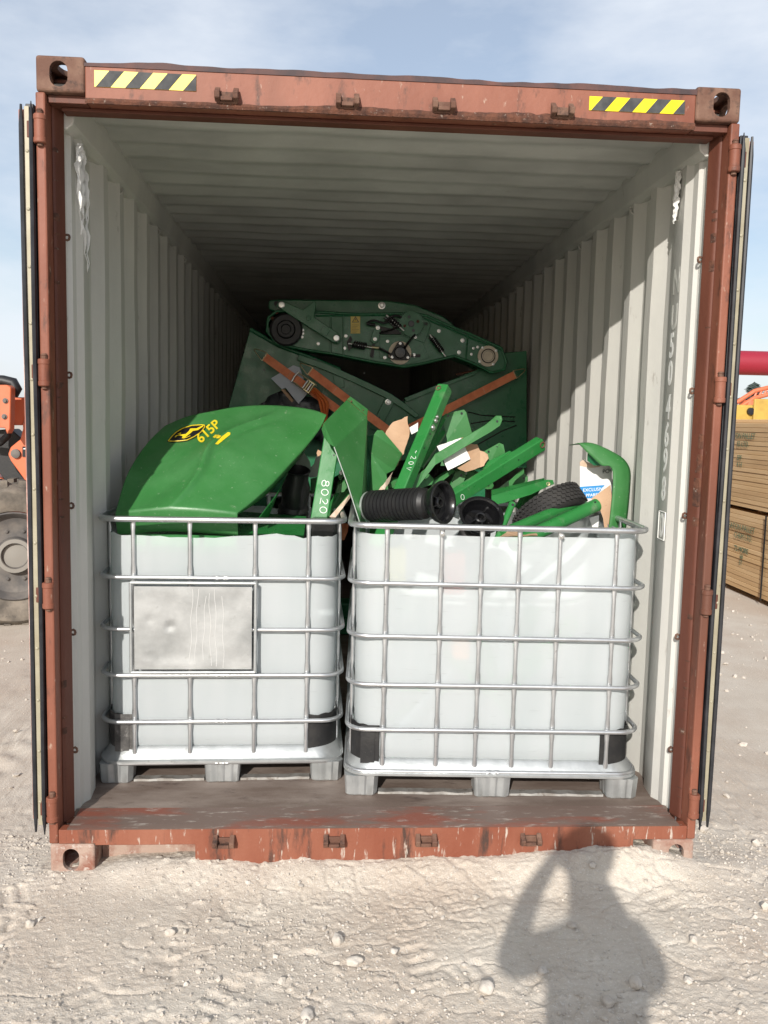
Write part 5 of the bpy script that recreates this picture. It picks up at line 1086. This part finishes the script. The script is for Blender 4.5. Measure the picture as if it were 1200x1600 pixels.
# ------------------------------------------------------------------ photographer (throws the shadow in front)
def person():
    P = thing('person', 'person in dark jacket holding up a phone, casting the shadow on the ground', 'person', (0, 0, 0))
    J = {'pel': ((1.04, -3.38, .95), .150), 'wa': ((1.04, -3.38, 1.10), .145), 'ch': ((1.04, -3.37, 1.28), .165), 'uc': ((1.035, -3.36, 1.40), .135), 'nk': ((1.03, -3.345, 1.50), .062), 'hd0': ((1.025, -3.32, 1.59), .072), 'hd1': ((1.022, -3.315, 1.68), .090), 'hd2': ((1.022, -3.325, 1.765), .078),
         'ls': ((.885, -3.36, 1.44), .068), 'le': ((.805, -3.20, 1.31), .052), 'lf': ((.87, -3.14, 1.48), .042), 'lw': ((.945, -3.13, 1.60), .030), 'rs': ((1.185, -3.36, 1.44), .072), 'rm': ((1.235, -3.33, 1.36), .062), 're': ((1.235, -3.22, 1.28), .056), 'rf': ((1.16, -3.15, 1.46), .044), 'rw': ((1.085, -3.14, 1.60), .030),
         'lh': ((.95, -3.38, .90), .105), 'lk': ((.94, -3.36, .50), .070), 'la': ((.94, -3.40, .10), .045), 'lt': ((.93, -3.24, .04), .038), 'rh': ((1.13, -3.38, .90), .105), 'rk': ((1.14, -3.36, .50), .070), 'ra': ((1.15, -3.40, .10), .045), 'rt': ((1.16, -3.24, .04), .038)}
    E = [('pel', 'wa'), ('wa', 'ch'), ('ch', 'uc'), ('uc', 'nk'), ('nk', 'hd0'), ('hd0', 'hd1'), ('hd1', 'hd2'), ('uc', 'ls'), ('ls', 'le'), ('le', 'lf'), ('lf', 'lw'), ('uc', 'rs'), ('rs', 'rm'), ('rm', 're'), ('re', 'rf'), ('rf', 'rw'), ('pel', 'lh'), ('lh', 'lk'), ('lk', 'la'), ('la', 'lt'), ('pel', 'rh'), ('rh', 'rk'), ('rk', 'ra'), ('ra', 'rt')]
    names = list(J); vs = [J[k][0] for k in names]; rad = [J[k][1] for k in names]; es = [(names.index(a), names.index(b)) for a, b in E]
    # hands: palm then five fingers round the phone
    for sx, wn in ((-1, 'lw'), (1, 'rw')):
        wi = names.index(wn); wx = V(J[wn][0]); c = len(vs); palm = V((1.010+sx*.052, -3.148, 1.640)); vs.append(tuple(palm)); rad.append(.024); es.append((wi, c))
        for k in range(4):
            z = 1.662-.017*k; pts = [(1.010+sx*.056, -3.165, z), (1.010+sx*.048, -3.172, z+.004), (1.010+sx*(.028-.003*k), -3.170, z+.006), (1.010+sx*(.014-.002*k), -3.166, z+.006)]
            prev = c
            for q in pts: vs.append(q); rad.append(.0085 if q != pts[-1] else .007); es.append((prev, len(vs)-1)); prev = len(vs)-1
        prev = c
        for q in ((1.010+sx*.050, -3.138, 1.668), (1.010+sx*.044, -3.1375, 1.690), (1.010+sx*.042, -3.1375, 1.706)): vs.append(q); rad.append(.0095); es.append((prev, len(vs)-1)); prev = len(vs)-1
    me = bpy.data.meshes.new('body'); me.from_pydata(vs, es, []); o = bpy.data.objects.new('body', me); COL.objects.link(o)
    sk = o.modifiers.new('s', 'SKIN'); 
    if not me.skin_vertices: me.attributes.new('skin', 'FLOAT', 'POINT')
    for i, sv in enumerate(me.skin_vertices[0].data): sv.radius = (rad[i], rad[i]*(.72 if names[i] in ('wa', 'ch', 'uc', 'pel') else 1) if i < len(names) else rad[i]); sv.use_root = (i == 0)
    sb = o.modifiers.new('ss', 'SUBSURF'); sb.levels = 2; sb.render_levels = 2
    nm = bpy.data.meshes.new_from_object(o.evaluated_get(bpy.context.evaluated_depsgraph_get())); bpy.data.objects.remove(o)
    for m_ in (JACK, TROU, SKIN, BLACK): nm.materials.append(m_)
    for p_ in nm.polygons:
        c = p_.center; p_.use_smooth = True
        if c.z < .09: p_.material_index = 3
        elif c.z < .98: p_.material_index = 1
        elif (c.z > 1.515 and abs(c.x-1.025) < .12 and c.y < -3.2) or (c.z > 1.585 and c.y > -3.2): p_.material_index = 2
        else: p_.material_index = 0
    ob = link('body', nm, None, P)
    hr = lathe('hair', [(0, .0), (.05, .0), (.090, .03), (.100, .075), (.094, .12), (.06, .155), (0, .165)], (1.022, -3.335, 1.675), (0, -.15, 1), HAIR, P, 20, 60)
    for sx in (-1, 1):
        lathe('ear', [(0, 0), (.014, 0), (.017, .006), (.008, .010), (0, .010)], (1.022+sx*.088, -3.32, 1.675), (sx, 0, 0), SKIN, P, 12)
        lathe('eye', [(0, 0), (.010, .001), (.006, .006), (0, .007)], (1.022+sx*.032, -3.236, 1.690), (0, 1, 0), WHITEP, P, 12)
    prism('nose', [(1.012, -3.236, 1.655), (1.032, -3.236, 1.655), (1.022, -3.236, 1.70)], (0, .016, -.004), SKIN, P, .003); box('mouth', (1.002, -3.240, 1.622), (1.042, -3.232, 1.630), RUST, P, .003)
person()
ph = thing('phone', 'black phone held upright in both hands of the photographer', 'phone')
box('phone_body', (.969, -3.158, 1.578), (1.045, -3.149, 1.716), BPLAS, ph, .004, 3); box('phone_screen', (.972, -3.1595, 1.583), (1.042, -3.1585, 1.711), BLKD, ph, 0)
lathe('phone_lens', [(0, 0), (.006, 0), (.006, .0015), (0, .0015)], (1.010, -3.1488, 1.704), (0, 1, 0), BLKD, ph, 14)

# ------------------------------------------------------------------ yard behind, left: orange loader
LD = thing('orange_loader', 'orange wheeled loader with dusty tyre standing behind the left door', 'loader')
wc = V((-1.517, 4.02, .560)); wa = V((.25, -1, 0)).normalized(); uu, vv, aa = basis(wa)
tyb = lathe('tyre', [(.34, .0), (.36, .17), (.42, .20), (.52, .19), (.565, .14), (.575, 0), (.575, -.14), (.56, -.20), (.42, -.22), (.34, -.18), (.34, 0)], wc, wa, DTYRE, LD, 56, 40)
vs = []; fs = []
for i in range(26):
    for sd in (0, 1):
        th = 2*math.pi*(i+.5*sd)/26; s0 = .16 if sd == 0 else -.20; pts = []
        for dth, dh in ((-.045, s0), (.045, s0), (.10, -.01 if sd == 0 else .0), (.02, -.01 if sd == 0 else .0)):
            for rr in (.55, .605): pts.append(wc+uu*(rr*math.cos(th+dth))+vv*(rr*math.sin(th+dth))+aa*dh)
        o = len(vs); vs += pts; fs += [(o+1, o+3, o+5, o+7), (o, o+2, o+3, o+1), (o+2, o+4, o+5, o+3), (o+4, o+6, o+7, o+5), (o+6, o, o+1, o+7)]
td = fixn(mesh('tread_lugs', vs, fs, DTYRE, tyb)); td['kind'] = 'stuff'
rm_ = lathe('wheel_rim', [(.345, .165), (.355, .18), (.345, .19), (.33, .17), (.30, .12), (.22, .09), (.15, .10), (.14, .15), (.10, .155), (.095, .12), (0, .12)], wc, wa, RIM, LD, 48, 30)
lathe('hub_cap', [(.135, .151), (.135, .158), (.105, .160), (.10, .125), (.04, .13), (0, .135)], wc, wa, pmat('pale_hub', (.24, .225, .20), .7), rm_, 32)
for k in range(10):
    a = 2*math.pi*k/10; bolt(wc+uu*(.20*math.cos(a))+vv*(.20*math.sin(a))+aa*.094, wa, .013, rm_, RIM, 'wheel_nut')
def ppl(name, pts, vec, mat, bev=.006, parent=None): return prism(name, pts, vec, mat, parent or LD, bev)
ppl('boom_cover', [(-1.709,3.700,1.896), (-1.449,3.700,1.902), (-1.421,3.700,1.883), (-1.435,3.700,1.570), (-1.457,3.700,1.529), (-1.472,3.700,1.576), (-1.718,3.700,1.583)], (0, .10, 0), LORNG)
ppl('boom', [(-2.156,4.000,1.806), (-1.422,4.000,1.817), (-1.411,4.000,1.706), (-1.448,4.000,1.594), (-2.163,4.000,1.585)], (0, .25, 0), LORNG)
lk_ = ppl('tilt_link', [(-1.526,3.900,1.365), (-1.505,3.900,1.421), (-1.429,3.900,1.485), (-1.407,3.900,1.568), (-1.409,3.900,1.609), (-1.338,3.900,1.611), (-1.334,3.900,1.125), (-1.402,3.900,1.166), (-1.507,3.900,1.317)], (0, .06, 0), LORNG)
lathe('link_pin', [(0, 0), (.036, 0), (.036, .02), (.026, .024), (0, .025)], (-1.461,3.895,1.373), (0, -1, 0), RIM, lk_, 18)
pb = ppl('black_panel', [(-1.410,3.893,1.430), (-1.326,3.893,1.432), (-1.328,3.893,1.351), (-1.412,3.893,1.349)], (0, -.004, 0), BLKD, 0)
text('panel_letter', 'T', (-1.403,3.885,1.358), (1, 0, 0), (0, 0, 1), .085, WHITEP, pb, .0005)
tube('hydraulic_hose', [(-1.635,3.850,1.937), (-1.529,3.850,1.936), (-1.456,3.850,1.921), (-1.434,3.850,1.881), (-1.464,3.850,1.833)], .045, BLACK, LD, 10)
tube('hydraulic_hose', [(-1.724,3.980,1.462), (-1.615,3.980,1.451), (-1.552,3.980,1.508), (-1.530,3.980,1.592)], .03, BLACK, LD, 10)
ppl('dark_frame', [(-2.094,4.150,1.507), (-1.591,4.150,1.561), (-1.495,4.150,1.477), (-1.596,4.150,1.332), (-1.542,4.150,1.218), (-1.418,4.150,1.075), (-1.602,4.150,1.072), (-1.738,4.150,1.271), (-2.101,4.150,1.264)], (0, .2, 0), BLACK)
for q in ((-1.463,3.695,1.782), (-1.473,3.695,1.662)): bolt(q, (0, -1, 0), .014, LD, RIM)
box('loader_chassis', (-4.6, 4.4, .55), (-1.75, 5.6, 1.15), LORNG, LD, .03); box('axle', (-1.9, 4.15, .48), (-1.5, 5.5, .68), BLACK, LD, .02)
box('loader_cab', (-4.3, 4.5, 1.16), (-3.0, 5.5, 2.6), BLACK, LD, .05)
w2 = lathe('tyre', [(.34, .0), (.36, .17), (.42, .20), (.52, .19), (.575, .14), (.58, 0), (.575, -.14), (.52, -.19), (.42, -.20), (.34, -.17), (.34, 0)], (-4.0, 4.02, .575), wa, DTYRE, LD, 40, 40)
lathe('wheel_rim', [(.345, .165), (.355, .18), (.33, .17), (.22, .09), (0, .09)], (-4.0, 4.02, .575), wa, RIM, LD, 32)
# ------------------------------------------------------------------ yard behind, right: lumber
def lumber(label, x0, y0, z0, n, th, L2, wid, seed, mat, txt):
    T = thing('lumber_stack', label, 'lumber', (x0, y0, z0), R(-1), 'stacks of sawn boards'); g = random.Random(seed)
    mm = []
    for mt_ in (WOOD, WOODB):
        bm = bmesh.new(); bmesh.ops.create_cube(bm, size=1)
        for v in bm.verts: v.co = V(((v.co.x+.5)*wid, (v.co.y+.5)*L2, (v.co.z+.5)*(th-.0028)))
        bmesh.ops.bevel(bm, geom=bm.edges[:], offset=.0025, segments=1, affect='EDGES'); me = bpy.data.meshes.new('board'); bm.to_mesh(me); bm.free(); me.materials.append(mt_); mm.append(me)
    for k in range(n):
        for c in range(2):
            o = bpy.data.objects.new('board', mm[g.random() < .4]); COL.objects.link(o); o.parent = T; o.location = (c*(wid+.004)+g.uniform(-.005, .005), g.uniform(-.03, .03), k*th+.0022); o.rotation_euler = (0, g.uniform(-.006, .006), g.uniform(-.003, .003))
    for s_, y_, z_, sz in txt: text('stencil_text', s_, (-.0135, y_, z_), (0, -1, 0), (0, 0, 1), sz, STENC, T, .0006, None, 1.0)
    return T
lumber('lower stack of sawn boards with green stencil lettering beside the right door', 5.185, 4.25, .06, 18, .0445, 5.6, .55, 1, WOOD, [('SEATON PALLET', 1.50, .605, .085), ('CHEM LTD.', 1.32, .520, .080), ('72 MORE', 1.30, .385, .080), ('60', 1.16, .320, .07), ('ST', 1.17, .255, .07)])
lumber('upper stack of sawn boards with green stencil, on top of the lower stack', 5.165, 4.35, .905, 19, .0445, 5.6, .55, 2, WOOD, [('TON PALLET', 1.34, .690, .085), ('ES LTD.', 1.24, .610, .08), ('SPF', 1.22, .470, .075), ('4 H', 1.22, .400, .08)])
lumber('farther tan lumber stack showing above the upper stack', 6.20, 6.0, .12, 38, .0445, 5.0, .6, 3, WOOD, [])
for k, y in enumerate((5.2, 7.6)): tag(box('timber_bearer', (5.32, y, .0), (6.3, y+.09, .058), WOODB, None, .006), ('near' if k == 0 else 'far')+' timber bearer under the lower board stack', 'timber'); tag(box('timber_bearer', (5.30, y+.05, .864), (6.25, y+.12, .9035), WOODB, None, .004), ('near' if k == 0 else 'far')+' thin bearer between the two board stacks', 'timber')
st = tag(box('banding_strap', (5.1745, 4.885, .05), (5.1775, 4.915, .875), BLACK, None, .0005), 'black band down the side of the lower board stack', 'band')
# red pipe, orange boom, yellow plant, trees, far right
rp = thing('red_steel_pipe', 'thick red horizontal pipe high above the lumber at right', 'pipe', (6.803,9.000,2.618))
lathe('pipe_wall', [(.16, -1.5), (.17, -1.49), (.17, 4.5), (.16, 4.5)], (0, 0, 0), V((1, -.04, .0)), PIPER, rp, 28)
lathe('pipe_post', [(.12, 0), (.12, 2.36), (0, 2.37)], (3.8, -.15, -2.55), (0, 0, 1), PIPER, rp, 16); lathe('pipe_post', [(.12, 0), (.12, 2.36), (0, 2.37)], (-1.2, .05, -2.55), (0, 0, 1), PIPER, rp, 16)
yp = thing('yellow_plant_machine', 'yellow construction machine far behind the lumber stacks', 'machine')
YP = V((11.968,19.000,2.183))
box('machine_body', (YP.x-1.2, 19, .5), (YP.x+2.2, 21, YP.z+.12), YELM, yp, .06); box('machine_hood', (YP.x-.05, 18.9, YP.z-.5), (YP.x+2.1, 18.99, YP.z+.28), YELM, yp, .05)
lathe('machine_light', [(0, 0), (.10, 0), (.09, .06), (0, .07)], (YP.x-.10, 18.98, YP.z-.05), (0, -1, 0), BLKD, yp, 20); box('machine_grille', (YP.x-1.1, 18.97, YP.z-.15), (YP.x-.5, 18.999, YP.z+.0), BLACK, yp, .01)
for k in range(3): lathe('machine_wheel', [(0, 0), (.6, 0), (.65, .1), (.65, .3), (.6, .4), (0, .4)], (YP.x-.8+1.3*k, 19.0, .65), (0, -1, 0), TYRE, yp, 28)
ob = thing('orange_boom_lift', 'orange lattice boom far behind the lumber stacks', 'boom lift')
O0 = V((13.859,24.000,2.277)); O1 = V((14.419,24.000,2.654)); O2 = V((15.387,24.000,2.920))
for dz in (0, .22): tube('boom_chord', [O0+V((0, 0, dz)), O1+V((0, 0, dz)), O2+V((0, 0, dz))], .07, LORNG, ob, 8)
for k in range(7): a = O1.lerp(O2, k/6); tube('boom_lacing', [a, O1.lerp(O2, min(1, k/6+.1))+V((0, 0, .22))], .035, LORNG, ob, 6)
tube('boom_mast', [V((O0.x+.5, 24.2, 0)), V((O0.x+.5, 24.2, O0.z+.3))], .3, LORNG, ob, 10)
def conifer(label, x, y, h, seed):
    T = thing('conifer_tree', label, 'tree', (x, y, 0), 0, 'distant trees'); g = random.Random(seed); lathe('trunk', [(.28, 0), (.2, h*.5), (.03, h)], (0, 0, 0), (0, 0, 1), BARK, T, 8)
    vs = []; fs = []
    for k in range(900):
        t_ = g.random()**.8; z = h*(.16+.84*t_); r_ = h*.20*(1-t_)**.75*math.sqrt(g.random())*(.7+.5*math.sin(z*5+seed)); a = g.uniform(0, 6.28); c = V((r_*math.cos(a), r_*math.sin(a), z)); o = len(vs); s_ = g.uniform(.18, .45)
        d_ = V((math.cos(a), math.sin(a), g.uniform(-.6, .1))).normalized(); e_ = V((-math.sin(a), math.cos(a), g.uniform(-.4, .4)))
        vs += [c-e_*s_*.5, c+d_*s_*1.3, c+e_*s_*.5, c+V((0, 0, s_*.5))]; fs += [(o, o+1, o+2), (o, o+3, o+1), (o+1, o+3, o+2)]
    mesh('crown', vs, fs, LEAF, T)
TT = V((33.169,62.000,4.468))
conifer('tall dark conifer far beyond the lumber at the right', TT.x, 62, TT.z+.55, 3); conifer('lower dark conifer left of the tall one, far right', TT.x-1.6, 63, TT.z-.25, 5); conifer('low rounded conifer beside the container edge, far right', TT.x-3.2, 65, TT.z-.55, 8)
wv_ = tube('overhead_wire', [(19.755,40.000,2.960), (21.402,40.000,3.128), (22.377,40.000,3.472), (25.027,40.000,3.794)], .02, BLACK, None, 6); tag(wv_, 'thin overhead wire crossing the sky at far right', 'wire')

# ------------------------------------------------------------------ larger single stones
for px, s_, lb, sd, fl in (((1.111,-0.545,0.030), .034, 'white egg-shaped stone, brightest on the ground near the centre', 1, .75), ((1.060,-0.426,0.030), .036, 'pale rounded stone just behind the white egg-shaped one', 2, .75), ((0.505,-0.382,0.020), .026, 'grey upright stone in the left foreground dirt', 3, .9), ((0.969,-0.785,0.020), .034, 'flat round stone near the bottom edge at centre', 4, .5),
    ((2.016,-0.078,0.060), .024, 'grey stone in the head of the photographer shadow', 5, .8), ((1.860,-0.370,0.030), .026, 'grey stone in the middle of the shadow by the neck', 6, .7), ((1.965,-0.689,0.020), .034, 'largest round stone inside the shadow of the shoulder', 7, .8), ((1.859,-0.757,0.020), .028, 'angular stone low in the shadow at the waist', 8, .75),
    ((1.503,-0.696,0.020), .034, 'stone just left of the shadow elbow', 9, .7), ((1.239,-0.498,0.020), .024, 'pair-like lump of stone left of the shadow at mid distance', 10, .8), ((2.240,-0.474,0.020), .026, 'pale stone right of the shadow shoulder', 11, .8), ((2.138,-0.672,0.020), .024, 'small round stone low at the right of the shadow', 12, .8), ((0.035,-0.327,0.020), .026, 'stone at the far left in front of the corner fitting', 13, .8), ((1.697,-0.616,0.020), .022, 'small stone inside the shadow near the left elbow', 14, .9)):
    stone(px[0], px[1], s_, lb, sd, fl)
